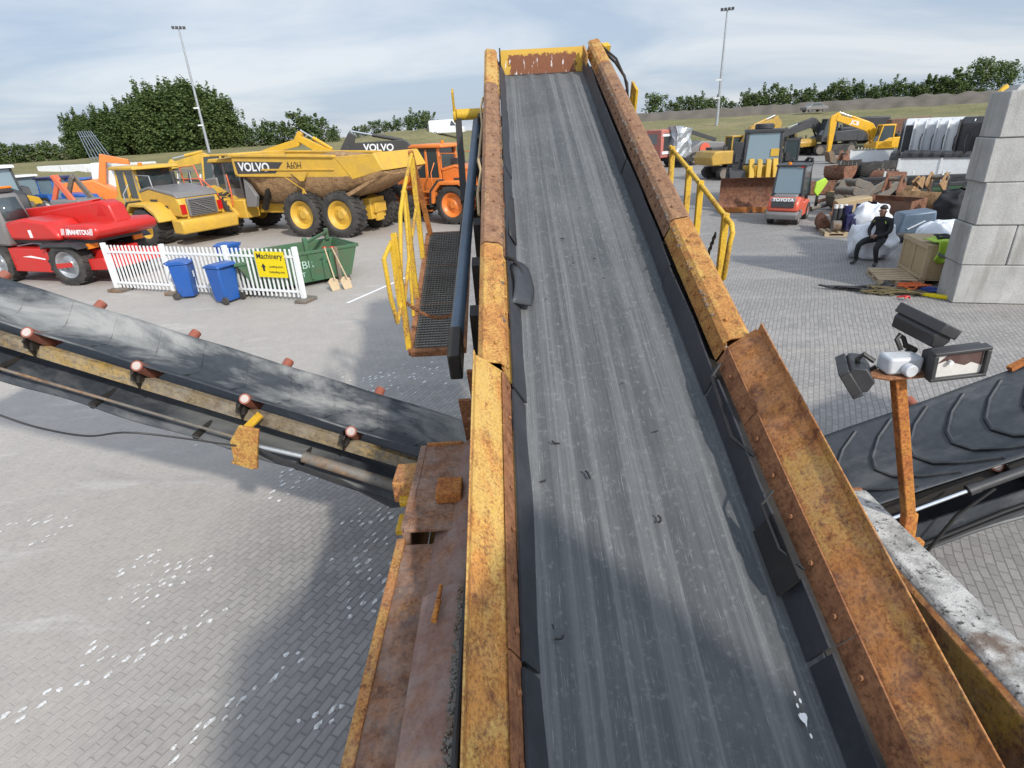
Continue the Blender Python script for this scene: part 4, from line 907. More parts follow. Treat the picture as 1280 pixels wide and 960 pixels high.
    text('VOLVO', .46, 'txt_white', body, face_frame(o, (3.78, 1.732, 2.855), (-1, 0, -.03), (0, 0, 1)), .003, bold=.012, sx=1.05)
    text('A60H', .40, 'txt_dark', body, face_frame(o, (1.72, 1.726, 2.86), (-1, 0, -.03), (0, 0, 1)), .003, sx=.8)
    MB().prism([(8.3, 1.98), (8.25, 2.2), (7.0, 2.2), (7.0, 1.98)], 1.42, 1.47).build('side_panel', 'p_grey', o)
    text('VOLVO', .17, 'txt_white', o, face_frame(o, (7.75, 1.475, 2.09), (-1, 0, 0), (0, 0, 1)), .003, bold=.004)
    return o
p0 = G(429, 297.5); ht = R(158.5)
lx, ly = math.cos(ht), math.sin(ht)
off = Vector((-ly, lx, 0)) * 1.60
dump_truck(p0 - off, ht)

# wheel loader (one builder; colours and rear details vary) --------------------------------------
def wheel_loader(name_label, loc, rot, col, r=.83, sc=1.0, rear='grey', roofcol=None, cat='wheel loader', zs=1.0):
    o = thing('wheel_loader', name_label, cat, loc, rot)
    if sc != 1 or zs != 1: WORLD[o.name] = WORLD[o.name] @ Matrix.Diagonal((sc, sc, zs, 1)); o.matrix_basis = WORLD[o.name]
    w = .66
    for x in (0, 3.3):
        for s in (-1, 1): wheel(o, x, s * 1.05, r, w, col, nl=20)
    MB().box(-1.7, 1.4, -.6, .6, .7, 1.3).build('rear_frame', col, o, bev=.03)
    MB().prism([(.75, 1.3), (.75, 2.28), (.1, 2.42), (-1.55, 2.15), (-1.72, 1.75), (-1.72, 1.2)], -.80, .80).build('bonnet', col, o, bev=.08)
    MB().prism([(.72, 2.20), (.7, 2.36), (.05, 2.50), (-1.5, 2.24), (-1.66, 2.0), (-1.5, 2.06), (.0, 2.36)], -.82, .82).build('bonnet_top', 'p_grey' if rear == 'grey' else col, o, bev=.05)
    MB().box(-1.80, -1.70, -.56, .56, 1.22, 1.98).build('grille', 'p_grey' if rear == 'grey' else 'p_dark', o, bev=.03)
    g = MB()
    for k in range(9): g.box(-1.815, -1.80, -.5, .5, 1.28 + k * .075, 1.31 + k * .075)
    g.build('grille_slats', 'p_dark', o)
    MB().cyl((-1.83, -.40, 1.32), (-1.83, .35, 1.82), .018).build('latch_bar', 'galv', o)
    MB().prism([(-1.45, .55), (-1.45, 1.15), (-2.05, 1.15), (-2.12, .95), (-2.05, .55)], -1.12, 1.12).build('counterweight', col, o, bev=.06)
    for a_ in ((-.35, .1, .80, .82, 1.45, 1.95), (-.95, -.45, .80, .82, 1.40, 1.70), (-.35, .1, -.82, -.80, 1.45, 1.95)): MB().box(*a_).build('air_intake', 'p_dark', o)
    for s in (-1, 1):
        MB().prism([(1.05, .9), (.98, 1.45), (.55, 1.85), (-.5, 1.85), (-1.05, 1.5), (-1.25, 1.1), (-1.12, 1.05), (-.95, 1.35), (-.45, 1.70), (.5, 1.70), (.82, 1.40), (.9, .9)], s * .74, s * 1.42).build('fender', col, o, bev=.03)
        MB().prism([(1.12, .75), (1.05, 1.45), (.60, 1.92), (.55, 1.87), (.96, 1.42), (1.02, .75)], s * .9, s * 1.44).build('mudflap', 'p_dark', o)
        MB().box(-1.76, -1.70, s * .62, s * .80, 1.35, 1.75).build('tail_light', 'redlens', o)
        railing(o, [[(-.2, s * .75, 2.35), (-.2, s * .78, 2.95), (.65, s * .85, 2.98), (.7, s * .8, 2.3)], [(1.0, s * 1.2, 1.1), (1.0, s * 1.25, 2.2), (.95, s * 1.0, 2.6)]], .022, 'galv' if rear == 'grey' else col)
        lad = MB()
        for k in range(4): lad.box(1.18, 1.50, s * .95, s * 1.25, .55 + k * .28, .59 + k * .28)
        lad.build('ladder', col, o)
    cab = MB()
    for x, x2 in ((.8, .9), (1.55, 1.55), (2.35, 2.15)):
        for s in (-1, 1): cab.bar((x, s * .78, 1.5), (x2, s * .68, 3.22), .13, .11, (0, 1, 0))
    cab.box(.75, 2.4, -.82, .82, 1.3, 1.95)
    cb = cab.build('cab', col, o, bev=.02)
    MB().prism([(.55, 3.20), (.6, 3.36), (2.2, 3.38), (2.5, 3.22)], -.88, .88).build('cab_roof', roofcol or col, cb, bev=.05)
    MB().prism([(.86, 1.95), (.93, 3.2), (2.12, 3.2), (2.30, 1.95)], -.74, .74).build('cab_glass', 'glass', cb)
    MB().cyl((.78, .45, 3.37), (.78, .45, 3.50), .07).build('beacon', 'amber', cb)
    MB().cyl((.25, -.35, 2.4), (.25, -.35, 3.05), .09).box(.05, .4, .15, .5, 2.4, 2.75).build('exhaust', 'p_dark', o)
    MB().box(1.9, 3.6, -.5, .5, .8, 1.5).build('front_frame', col, o, bev=.03)
    for s in (-1, 1): MB().prism([(2.5, 1.9), (2.6, 2.15), (3.6, 1.6), (5.0, .75), (4.9, .45), (3.5, 1.2)], s * .45, s * .62).build('lift_arm', col, o, bev=.03)
    b_ = MB()
    prof = [(5.0, 1.5), (4.85, .9), (4.9, .35), (5.3, .10), (6.2, .08), (6.2, .13), (5.35, .18), (5.0, .42), (4.95, .9), (5.08, 1.48)]
    b_.prism(prof, -1.5, 1.5)
    for s in (-1, 1): b_.prism([(5.05, 1.45), (4.9, .9), (4.95, .38), (5.35, .12), (6.15, .12)], s * 1.47, s * 1.52)
    b_.build('bucket', 'rust_bucket', o)
    return o
q = G(268, 303); th = R(148); f_ = Vector((math.cos(th), math.sin(th), 0)); sd = Vector((-f_.y, f_.x, 0))
wheel_loader('yellow wheel loader with grey engine cover, seen from behind beside the red telehandler', q + f_ * 2.35 + sd * -.1, th, 'p_volvo', r=.82, sc=1.14, zs=.93)
q = G(566, 281); th = R(152); f_ = Vector((math.cos(th), math.sin(th), 0)); sd = Vector((-f_.y, f_.x, 0))
wheel_loader('bright orange wheel loader standing behind the conveyor walkway', q - sd * 1.38, th, 'p_orange', r=.86, sc=1.0, rear='o')

# red rotating telehandler ----------------------------------------------------------
def telehandler(loc, rot):
    o = thing('telehandler', 'red rotating telehandler with grey cab and red counterweight at the left edge', 'telehandler', loc, rot)
    r, w = .66, .52
    for x in (0, 3.1):
        for s in (-1, 1): wheel(o, x, s * .98, r, w, 'galv', nl=16, steer=.12 if x == 0 else 0)
    MB().box(-.95, 3.9, -.62, .62, .45, 1.02).build('chassis', 'p_red', o, bev=.04)
    MB().box(.75, 2.45, -1.15, 1.15, .38, 1.12).build('side_box', 'p_red', o, bev=.03)
    MB().prism([(-1.55, .50), (-1.35, .85), (-.7, .80), (-.7, .45)], -1.0, 1.0).build('stabiliser', 'p_red', o, bev=.03)
    for s in (-1, 1):
        MB().prism([(.75, 1.12), (.65, 1.30), (-.65, 1.32), (-.85, 1.15), (-.6, 1.22), (.55, 1.20)], s * .68, s * 1.3).build('fender', 'p_dark', o)
        MB().box(-.86, -.78, s * .62, s * .95, 1.10, 1.26).build('tail_light', 'amber', o)
    MB().prism([(-.35, .62), (-.35, .75), (.3, .7), (.3, .55)], 1.26, 1.30).build('hub_reflector', 'p_red', o)
    MB().cyl((1.2, 0, 1.0), (1.2, 0, 1.3), .75, n=24).box(-.9, 2.4, -.9, .9, 1.25, 1.36).build('turntable', 'p_dark', o)
    MB().prism([(2.2, 1.36), (2.25, 1.90), (1.4, 2.02), (.45, 1.92), (.05, 1.55), (.05, 1.36)], .12, 1.10).build('engine_cover', 'p_red', o, bev=.09)
    MB().prism([(1.9, 1.36), (1.9, 2.1), (-.85, 2.42), (-1.15, 2.30), (-1.3, 1.75), (-.7, 1.36)], -.42, .14).build('turret', 'p_red', o, bev=.06)
    MB().prism([(-.55, 2.45), (-.15, 2.40), (4.9, 2.02), (4.9, 1.62), (.2, 1.75)], -.22, .10, ).build('boom', 'p_red', o, bev=.04)
    MB().prism([(.0, 1.38), (-.15, 1.80), (-1.25, 1.84), (-1.5, 1.74), (-1.5, 1.50), (-1.2, 1.38)], -1.12, 1.05).build('counterweight', 'p_red', o, bev=.10)
    cab = MB().prism([(2.35, 1.15), (2.25, 1.9), (2.45, 2.72), (3.6, 2.80), (4.25, 1.9), (4.2, 1.15)], .22, 1.12)
    cb = cab.build('cab', 'p_grey', o, bev=.10)
    MB().prism([(2.55, 1.95), (2.68, 2.55), (3.4, 2.62), (3.85, 1.95), (3.6, 1.70), (2.8, 1.85)], 1.105, 1.13).build('side_window', 'glass', cb, bev=.01)
    MB().poly([(2.245, .32, 1.95), (2.245, 1.02, 1.95), (2.42, .95, 2.60), (2.42, .38, 2.60)]).build('rear_window', 'glass', cb, solid=.04)
    MB().box(2.5, 3.5, .28, 1.06, 2.74, 2.85).build('cab_roof', 'p_dark', cb, bev=.03)
    MB().box(2.5, 2.62, .3, .75, 2.86, 2.93).build('light_bar', 'amber', cb, bev=.02)
    MB().box(1.15, 1.28, 1.10, 1.107, 1.45, 1.68).build('warning_plate', 'txt_white', o)
    MB().prism([(1.9, .86), (1.5, .84), (.9, .78), (.9, .82), (1.5, .90)], 1.151, 1.156).build('stripe_decal', 'txt_white', o)
    rr_ = WORLD[o.name]
    text('MANITOU', .19, 'txt_white', o, face_frame(o, (-.78, 1.056, 1.61), (-1, 0, 0), (0, 0, 1)), .003, bold=.008)
    for x0 in (-.05, -.26, -1.22):
        for k in range(3):
            a = x0 - k * .05; MB().prism([(a, 1.53), (a - .06, 1.72), (a - .085, 1.72), (a - .025, 1.53)], 1.053, 1.060).build('stripe_decal', 'txt_white', o)
    MB().prism([(-.58, 1.98), (-.96, 1.98), (-.77, 2.28)], .141, .150).build('warning_triangle', 'redlens', o)
    return o
q = G(92, 357.5); th = R(161); f_ = Vector((math.cos(th), math.sin(th), 0)); sd = Vector((-f_.y, f_.x, 0))
telehandler(q - sd * 1.22, th)

# wheelie bins ------------------------------------------------------------------------
def bin_(loc, rot, label):
    o = thing('wheelie_bin', label, 'wheelie bin', loc, rot, 'blue wheelie bins')
    MB().prism([(-.235, -.27), (.235, -.27), (.235, .27), (-.235, .27)], .05, .93, axis='z', mat=None).build('body', 'p_blue', o, bev=.03)
    for ob in kids(o):
        for v in ob.data.vertices:
            k = .84 + .20 * v.co.z / .93; v.co.x *= k; v.co.y *= k
    MB().prism([(-.28, .93), (-.29, .975), (-.1, 1.04), (.22, 1.03), (.28, .97), (.28, .93)], -.30, .30).build('lid', 'p_blue', o, bev=.02)
    MB().tube([(.28, -.24, .97), (.34, -.22, .99), (.34, .22, .99), (.28, .24, .97)], .018).build('handle', 'p_blue', o)
    for s in (-1, 1): MB().cyl((.23, s * .24, .1), (.23, s * .30, .1), .10, n=18).cyl((.23, s * .30, .1), (.23, s * .305, .1), .05).build('wheel', 'tyre', o)
    MB().box(-.252, -.246, -.05, .05, .55, .72).build('sticker', 'p_white', o)
    return o
bin_(G(238, 371), R(188), 'blue wheelie bin in front of the white fence, left of the two close together')
bin_(G(286, 377), R(-25), 'blue wheelie bin in front of the white fence, nearest to the yellow sign')
bin_(G(293, 345) , R(60), 'blue wheelie bin peeking over the white fence from behind')

# white picket fence panel with feet, and its sign -----------------------------------------
A, Bq = G(148, 363), G(381, 376.5)
fd = (Bq - A); FLn = fd.length; th = math.atan2(fd.y, fd.x)
fo = thing('picket_fence', 'white metal picket fence with four posts on rubber feet, in front of the dump truck', 'fence', A, th)
for x in (0, FLn * .335, FLn * .665, FLn): MB().box(x - .055, x + .055, -.055, .055, .06, 1.40).build('post', 'p_fence', fo, bev=.008)
for z in (.22, 1.12):
    MB().box(.05, FLn - .05, -.022, .022, z, z + .055).build('rail', 'p_fence', fo)
n = 46
for k in range(n):
    x = .16 + (FLn - .32) * k / (n - 1)
    MB().box(x - .019, x + .019, -.016, .016, .10, 1.34, taper=None).build('picket', 'p_fence', fo)
for x in (.0, FLn * .335, FLn * .665, FLn): MB().box(x - .12, x + .42 if x < .1 else x + .22, -.26, .26, .0, .09).build('foot', 'rust_grey', fo, bev=.02)
so_ = thing('direction_sign', 'yellow machinery sign with an arrow hanging on the white fence', 'sign', A + fd * .885 + Vector((-math.sin(th), math.cos(th), 0)) * -.07, th)
MB().box(-.46, .46, -.008, .008, .62, 1.28).build('panel', 'p_sign', so_)
text('Machinery', .20, 'txt_dark', so_, face_frame(so_, (0, -.011, 1.16), (1, 0, 0), (0, 0, 1)), .002, bold=.002, sx=.98)
MB().prism([(-.27, .78), (-.21, .78), (-.21, .88), (-.17, .88), (-.24, .98), (-.31, .88), (-.27, .88)], -.014, -.009).build('arrow', 'txt_dark', so_)
text('Loading area', .085, 'txt_dark', so_, face_frame(so_, (.15, -.011, .90), (1, 0, 0), (0, 0, 1)), .002)
text('Unloading area', .085, 'txt_dark', so_, face_frame(so_, (.15, -.011, .76), (1, 0, 0), (0, 0, 1)), .002, sx=.95)

# green skip and shovels ----------------------------------------------------------------------
q = G(391, 358); q2 = G(452, 345.5); th = math.atan2(q2.y - q.y, q2.x - q.x) ; L = 3.4
sk = thing('waste_skip', 'battered green steel skip with rust inside, behind the end of the white fence', 'skip', q2 + Vector((math.cos(th), math.sin(th), 0)) * -L + Vector((-math.sin(th), math.cos(th), 0)) * .85, th)
m = MB()
prof = [(0, .95), (.10, .80), (.55, .18), (.7, .12), (L - .45, .12), (L - .35, .18), (L, .85), (L, .95), (L - .06, .95), (L - .06, .86), (L - .4, .24), (.62, .22), (.14, .84), (.06, .95)]
m.prism([(0, .95), (.45, .15), (L - .30, .12), (L, .95)], -.85, -.80); m.prism([(0, .95), (.45, .15), (L - .30, .12), (L, .95)], .80, .85)
m.prism([(L - .3, .12), (L, .95), (L - .05, .95), (L - .35, .14)], -.8, .8).prism([(0, .95), (.45, .15), (.5, .17), (.05, .95)], -.8, .8).box(.45, L - .3, -.8, .8, .12, .17)
m.build('body', 'p_green', sk, bev=.01)
for y in (-.88, .82): MB().box(-.05, L + .05, y, y + .07, .90, .99).build('rim', 'p_green', sk, bev=.015)
MB().box(L - .02, L + .06, -.84, .84, .90, .99).build('rim', 'p_green', sk, bev=.015)
for x in (.6, 1.25, 1.9, 2.5): MB().box(x, x + .07, -.90, -.85, .2, .90).build('rib', 'p_green', sk)
MB().box(L * .55, L * .55 + .12, -.84, -.72, .95, 1.35).box(L * .92, L * .92 + .12, .72, .84, .95, 1.30).bar((L * .57, -.75, 1.2), (L * .94, .75, 1.2), .08, .08).build('hook_frame', 'p_green', sk, bev=.02)
MB().box(L * .78, L * .78 + .10, -.96, -.86, .05, 1.0).box(L * .70, L * .88, -1.02, -.80, 0, .07).build('support_foot', 'rust_grey', sk)
mm = MB()
def fk(u, v): return Vector((.35 + (L - .7) * u, -.78 + 1.56 * v, .62 + .12 * mnoise.noise(Vector((u * 5, v * 4, 1)))))
mm.grid(fk, 14, 8).build('rubble_fill', 'bed_brown', sk, smooth=80)
text('TBR', .30, 'txt_chalk', sk, face_frame(sk, (L * .52, -.862, .62), (1, 0, 0), (0, 0, 1)), .004, bold=-.002)
text('T', .18, 'txt_chalk', sk, face_frame(sk, (L * .50, -.862, .36), (1, 0, 0), (0, 0, 1)), .004)
def shovel(px, py, lean, label):
    o = thing('shovel', label, 'shovel', G(px, py), th + .15, None)
    tl = WORLD[o.name]
    MB().bar((0, 0, .30), (lean, .42, 1.12), .03, .03).build('handle', 'wood', o)
    MB().bar((lean - .06, .42, 1.12), (lean + .06, .42, 1.12), .03, .03).build('grip', 'p_red', o)
    m = MB()
    m.prism([(-.13, .0), (.13, .0), (.15, .28), (.05, .36), (-.05, .36), (-.15, .28)], -.012, .012, mat=Matrix.Rotation(R(-24), 4, 'X')).build('blade', 'wood', o, bev=.01)
shovel(421, 363, .10, 'pale shovel leaning on the green skip, nearest to the white fence')
shovel(436, 361, -.06, 'pale broad shovel leaning on the green skip, right of the other shovel')
MB().box(0, 3.3, -.045, .045, .004, .006).build('white_line', 'txt_white', None, Matrix.Translation(G(434, 379)) @ Matrix.Rotation(R(65.6), 4, 'Z'))['kind'] = 'structure'
# worn white paint left on the paving stones, in runs along the joints
MB_ = MB(); rw = random.Random(8)
cg, sg_ = math.cos(GA), math.sin(GA)
def stone(ix, iy, k=1.0):
    h_ = .0045; ox = .075 if iy % 2 else 0
    x0, y0 = ix * .15 + ox + rw.uniform(.01, .05), iy * .075 + rw.uniform(.008, .03); x1, y1 = x0 + rw.uniform(.04, .115) * k, y0 + rw.uniform(.03, .06)
    cx_, cy_, w_, h2 = (x0 + x1) / 2, (y0 + y1) / 2, (x1 - x0) / 2, (y1 - y0) / 2
    nn_ = rw.choice((6, 7, 8)); c = [(cx_ + w_ * rw.uniform(.55, 1.15) * math.cos(t_), cy_ + h2 * rw.uniform(.55, 1.15) * math.sin(t_)) for t_ in (2 * math.pi * q_ / nn_ for q_ in range(nn_))]
    MB_.poly([(x * cg - y * sg_, x * sg_ + y * cg, h_) for x, y in c])
def run(pa, pb, wid, dens):
    a, b = G(*pa), G(*pb); a = Vector((a.x * cg + a.y * sg_, -a.x * sg_ + a.y * cg)); b = Vector((b.x * cg + b.y * sg_, -b.x * sg_ + b.y * cg))
    n = int((b - a).length / .05) + 1
    seen = set()
    for i in range(int(n * dens * 1.7 * (1 + wid * 8))):
        p = a.lerp(b, rw.random()) + Vector((rw.gauss(0, wid), rw.gauss(0, wid)))
        k = (int(p.x // .15), int(p.y // .075))
        if k not in seen: seen.add(k); stone(*k)
for pa, pb, wd, dn in (((0, 905), (270, 770), .035, .8), ((200, 955), (372, 818), .04, .8), ((165, 750), (240, 705), .13, 1.6), ((130, 730), (200, 690), .05, .5), ((0, 660), (90, 645), .03, .5), ((30, 690), (90, 655), .02, .7), ((345, 620), (400, 590), .10, .9), ((440, 650), (490, 640), .10, .8), ((440, 690), (490, 675), .08, .8), ((440, 720), (480, 715), .08, .8), ((440, 765), (470, 745), .08, .8), ((380, 900), (430, 885), .08, .7), ((350, 600), (385, 575), .06, .8), ((440, 480), (540, 470), .25, .35), ((95, 830), (130, 810), .07, .4), ((240, 560), (320, 520), .10, .25), ((20, 490), (120, 470), .2, .3), ((190, 500), (240, 480), .2, .3)):
    run(pa, pb, wd, dn)
MB_.build('worn_paint_marks', 'worn_white', None, smooth=0)['kind'] = 'structure'
# ---------------------------------------------------------------- right half of the yard
# stacked concrete blocks
C0 = G(1189, 379); wdir = (G(1280, 381) - C0); wa = math.atan2(wdir.y, wdir.x); wd = Vector((math.cos(wa), math.sin(wa), 0)); wn_ = Vector((-wd.y, wd.x, 0))
def block(d0, d1, k, dx, label):
    hgt = .81; o = MB()
    o.box(d0, d1 - .012, 0, .80, k * hgt + .006, (k + 1) * hgt)
    ob = o.build('concrete_block', 'concrete', None, Matrix.Translation(C0 + wn_ * dx) @ Matrix.Rotation(wa, 4, 'Z'), bev=.022)
    tag(ob, label, 'concrete block', 'stacked concrete blocks')
    return ob
ORD = ['bottom', 'second', 'third', 'fourth', 'top']
offs = [(.0, .0), (-.02, .01), (.02, -.015), (-.03, .02), (.01, .0)]
for k in range(5):
    cuts = [(0, 1.62), (1.62, 3.24)] if k != 1 else [(0, .80), (.80, 2.42), (2.42, 3.24)]
    for i, (a, b_) in enumerate(cuts):
        nm = {0: 'at the open end of the wall', 1: 'second from the open end', 2: 'third from the open end'}[i]
        ob = block(a + offs[k][0], b_ + offs[k][0], k, offs[k][1], '%s course grey concrete block of the right wall, %s' % (ORD[k], nm))
        if k == 4:
            for x in (a + .4, a + 1.2): MB().box(x - .25, x + .25, .15, .65, .81 * 5, .81 * 5 + .10, taper=(.62, .62)).build('stacking_stud', 'concrete', ob, WORLD[ob.name], bev=.01)
for k in range(5):
    for i in range(2):
        ob = MB().box(0, .79, .82 + i * 1.62, 2.42 + i * 1.62, k * .81 + .006, (k + 1) * .81).build('concrete_block', 'concrete', None, Matrix.Translation(C0 + wd * (1.9 + .3)) @ Matrix.Rotation(wa, 4, 'Z'), bev=.022)
        tag(ob, 'grey concrete block in the hidden rear return of the right wall', 'concrete block', 'blocks of the rear return wall')

# excavators: one builder -------------------------------------------------------------------
def excavator(label, loc, rot, body, boomcol, bpts, spts, slew=0.0, sc=1.0, bucket=True, bw=.34, th=1.0, word=None, wordcol='txt_white', group=None, cabmat=None):
    o = thing('excavator', label, 'excavator', loc, rot, group)
    if sc != 1: WORLD[o.name] = WORLD[o.name] @ Matrix.Scale(sc, 4); o.matrix_basis = WORLD[o.name]
    for s in (-1, 1):
        MB().prism([(-1.6, .28), (-1.35, .04), (1.35, .04), (1.6, .28), (1.65, .55), (1.4, .82), (-1.4, .82), (-1.65, .55)], s * .75, s * 1.25).build('track', 'tyre', o, bev=.05)
        for x in (-1.3, 1.3): MB().cyl((x, s * 1.0, .43), (x, s * 1.27, .43), .30, n=18).build('sprocket', 'rust_grey', o)
    MB().box(-1.2, 1.2, -.8, .8, .45, .85).cyl((0, 0, .8), (0, 0, 1.05), .62, n=24).build('undercarriage', 'dark_steel', o)
    MB().prism([(-2.1, 1.05), (1.2, 1.05), (1.2, 1.35), (.4, 1.85), (-1.9, 1.95), (-2.2, 1.6)], -1.2, 1.2).build('house', body, o, bev=.07)
    MB().prism([(-2.25, 1.0), (-1.6, 1.0), (-1.6, 1.9), (-2.1, 1.9), (-2.35, 1.5)], -1.22, 1.22).build('counterweight', 'p_grey' if body not in ('p_dark', 'p_ochre') else body, o, bev=.08)
    MB().box(-1.5, -.2, .3, 1.1, 1.9, 2.12).cyl((-1.0, -.5, 1.9), (-1.0, -.5, 2.3), .07).build('engine_cover', 'p_dark', o, bev=.04)
    cab = MB()
    for x, x2 in ((.1, .12), (1.25, 1.0)):
        for y in (.32, 1.16): cab.bar((x, y, 1.3), (x2, y, 2.72), .09, .09, (0, 1, 0))
    cab.box(.05, 1.3, .28, 1.2, 1.08, 1.6)
    cb = cab.build('cab', cabmat or body, o, bev=.02)
    MB().box(.05, 1.06, .28, 1.2, 2.70, 2.82).build('cab_roof', cabmat or body, cb, bev=.03)
    MB().prism([(.13, 1.6), (.15, 2.7), (.98, 2.7), (1.20, 1.6)], .33, 1.15).build('cab_glass', 'glass', cb)
    def arm(pts, w, ws, name, mt):
        m = MB(); n = len(pts)
        for i in range(n - 1):
            a, b_ = Vector((pts[i][0], 0, pts[i][1])), Vector((pts[i + 1][0], 0, pts[i + 1][1])); d = (b_ - a).normalized(); u = Vector((-d.z, 0, d.x))
            h0, h1 = ws[i] * th, ws[i + 1] * th
            m.prism([(a + u * h0).xz, (a - u * h0).xz, (b_ - u * h1).xz, (b_ + u * h1).xz], -w / 2 - .2, w / 2 - .2)
            if 0 < i: m.cyl((a.x, -w / 2 - .203, a.z), (a.x, w / 2 - .197, a.z), h0 * 1.0, n=16)
        return m.build(name, mt, o, bev=.02)
    bm_ = arm(bpts, bw, [.24, .34, .20][:len(bpts)] if len(bpts) == 3 else [.22] * len(bpts), 'boom', boomcol)
    if spts: arm(spts, bw * .8, [.16, .26, .13][:len(spts)] if len(spts) == 3 else [.24, .13], 'stick', boomcol)
    a, b_ = Vector((bpts[0][0] + .55, -.2, bpts[0][1] - .25)), Vector((bpts[1][0], -.2, bpts[1][1] - .15))
    for y in (-.28, .28): MB().cyl(a + Vector((0, y, 0)), (a * .4 + b_ * .6) + Vector((0, y, 0)), .075).cyl((a * .4 + b_ * .6) + Vector((0, y, 0)), b_ + Vector((0, y, 0)), .04).build('boom_cylinder', boomcol, o)
    if spts:
        a, b_ = Vector((bpts[1][0], -.2, bpts[1][1] + .32)), Vector((spts[0][0], -.2, spts[0][1] + .1))
        MB().cyl(a, a.lerp(b_, .6), .085).build('stick_cylinder', boomcol, o); MB().cyl(a.lerp(b_, .6), b_, .042).build('cylinder_rod', 'chrome', o)
        if bucket:
            e = spts[-1]; m = MB()
            m.prism([(e[0] - .15, e[1] + .1), (e[0] + .15, e[1]), (e[0] - .1, e[1] - .75), (e[0] - .75, e[1] - .95), (e[0] - .95, e[1] - .6), (e[0] - .6, e[1] - .55)], -.75, .35)
            m.build('bucket', 'rust_grey', o)
    if word:
        p, q = Vector((bpts[1][0], 0, bpts[1][1])), Vector((bpts[2][0], 0, bpts[2][1])); c = p.lerp(q, .45); d = (q - p).normalized()
        for s in (1, -1):
            text(word, .42, wordcol, bm_, face_frame(o, (c.x, s * bw / 2 - .2 + s * .006, c.z), tuple(d * -s) if d.x * s > 0 else tuple(d * s) if False else tuple(d * (-s)), (0, 0, 1)), .003, bold=.010)
    return o
# behind the dump truck
excavator('yellow excavator behind the dump truck with its boom folded low over the bed', G(452, 258), R(172), 'p_volvo', 'p_yellow', [(.2, 1.3), (1.2, 2.55), (2.85, 3.45)], [(2.75, 3.75), (3.05, 3.25), (5.6, 2.75)], sc=1.12, bucket=False, th=.72)
excavator('excavator with a charcoal boom standing behind the tail of the dump truck', G(548, 258), R(182), 'p_dark', 'decal_dark', [(.2, 1.3), (1.4, 2.75), (3.9, 2.85)], [(3.7, 3.45), (4.1, 2.7), (4.5, 1.2)], sc=1.15, bucket=False, bw=.4, word='VOLVO')
excavator('yellow excavator farther left behind the dump truck cab, boom half raised', G(300, 258), R(190), 'p_volvo', 'p_cat', [(.3, 1.4), (1.3, 2.65), (3.2, 2.3)], [(2.9, 2.6), (3.3, 2.1), (3.2, .9)], sc=1.15, bucket=False, th=.75)
# right background
e1 = ray(955, 170); 
excavator('yellow excavator with an arched boom standing right behind the blade loader', PY(928, 186, 41) * Vector((1, 1, 0)) if False else Vector((PY(916, 186, 41).x, 41, 0)), R(12), 'p_ochre', 'p_ochre', [(.2, 1.3), (1.3, 3.1), (3.0, 3.65)], [(2.9, 3.9), (3.2, 3.4), (2.6, 1.4)], sc=.95, bw=.42)
excavator('large black excavator with crawler tracks parked below the grass bank', G(1034, 193), R(178), 'p_dark', 'p_dark', [(.3, 1.5), (1.6, 2.6), (4.0, 1.7)], [(3.6, 2.2), (4.1, 1.6), (4.4, .6)], sc=1.15, bw=.5, word=None)
excavator('bright yellow excavator with a raised bent boom behind the white panels', G(1103, 202), R(172), 'p_jcb', 'p_jcb', [(.3, 1.3), (1.5, 2.65), (4.1, 3.45)], [(3.9, 3.75), (4.3, 3.4), (4.25, .9)], sc=.98, bw=.40, word='JCB')
excavator('yellow excavator half hidden left of the black excavator', G(993, 194), R(100), 'p_ochre', 'p_ochre', [(.2, 1.4), (1.0, 2.4), (2.0, 2.2)], None, sc=.8, bucket=False)
excavator('small yellow excavator with a black cab left of the blade loader', G(912, 199), R(25), 'p_ochre', 'p_ochre', [(.2, 1.3), (1.1, 2.3), (2.3, 1.9)], [(2.1, 2.1), (2.4, 1.8), (2.5, .8)], sc=.72, cabmat='p_dark')
excavator('orange excavator arm end rising behind the white lorry cabs', Vector((44.5, 52, 0)), R(200), 'p_orange', 'p_yellow', [(.3, 1.6), (1.3, 3.8), (3.3, 4.9)], [(3.0, 5.1), (3.5, 4.6), (3.8, 2.4)], sc=1.0, bucket=False)

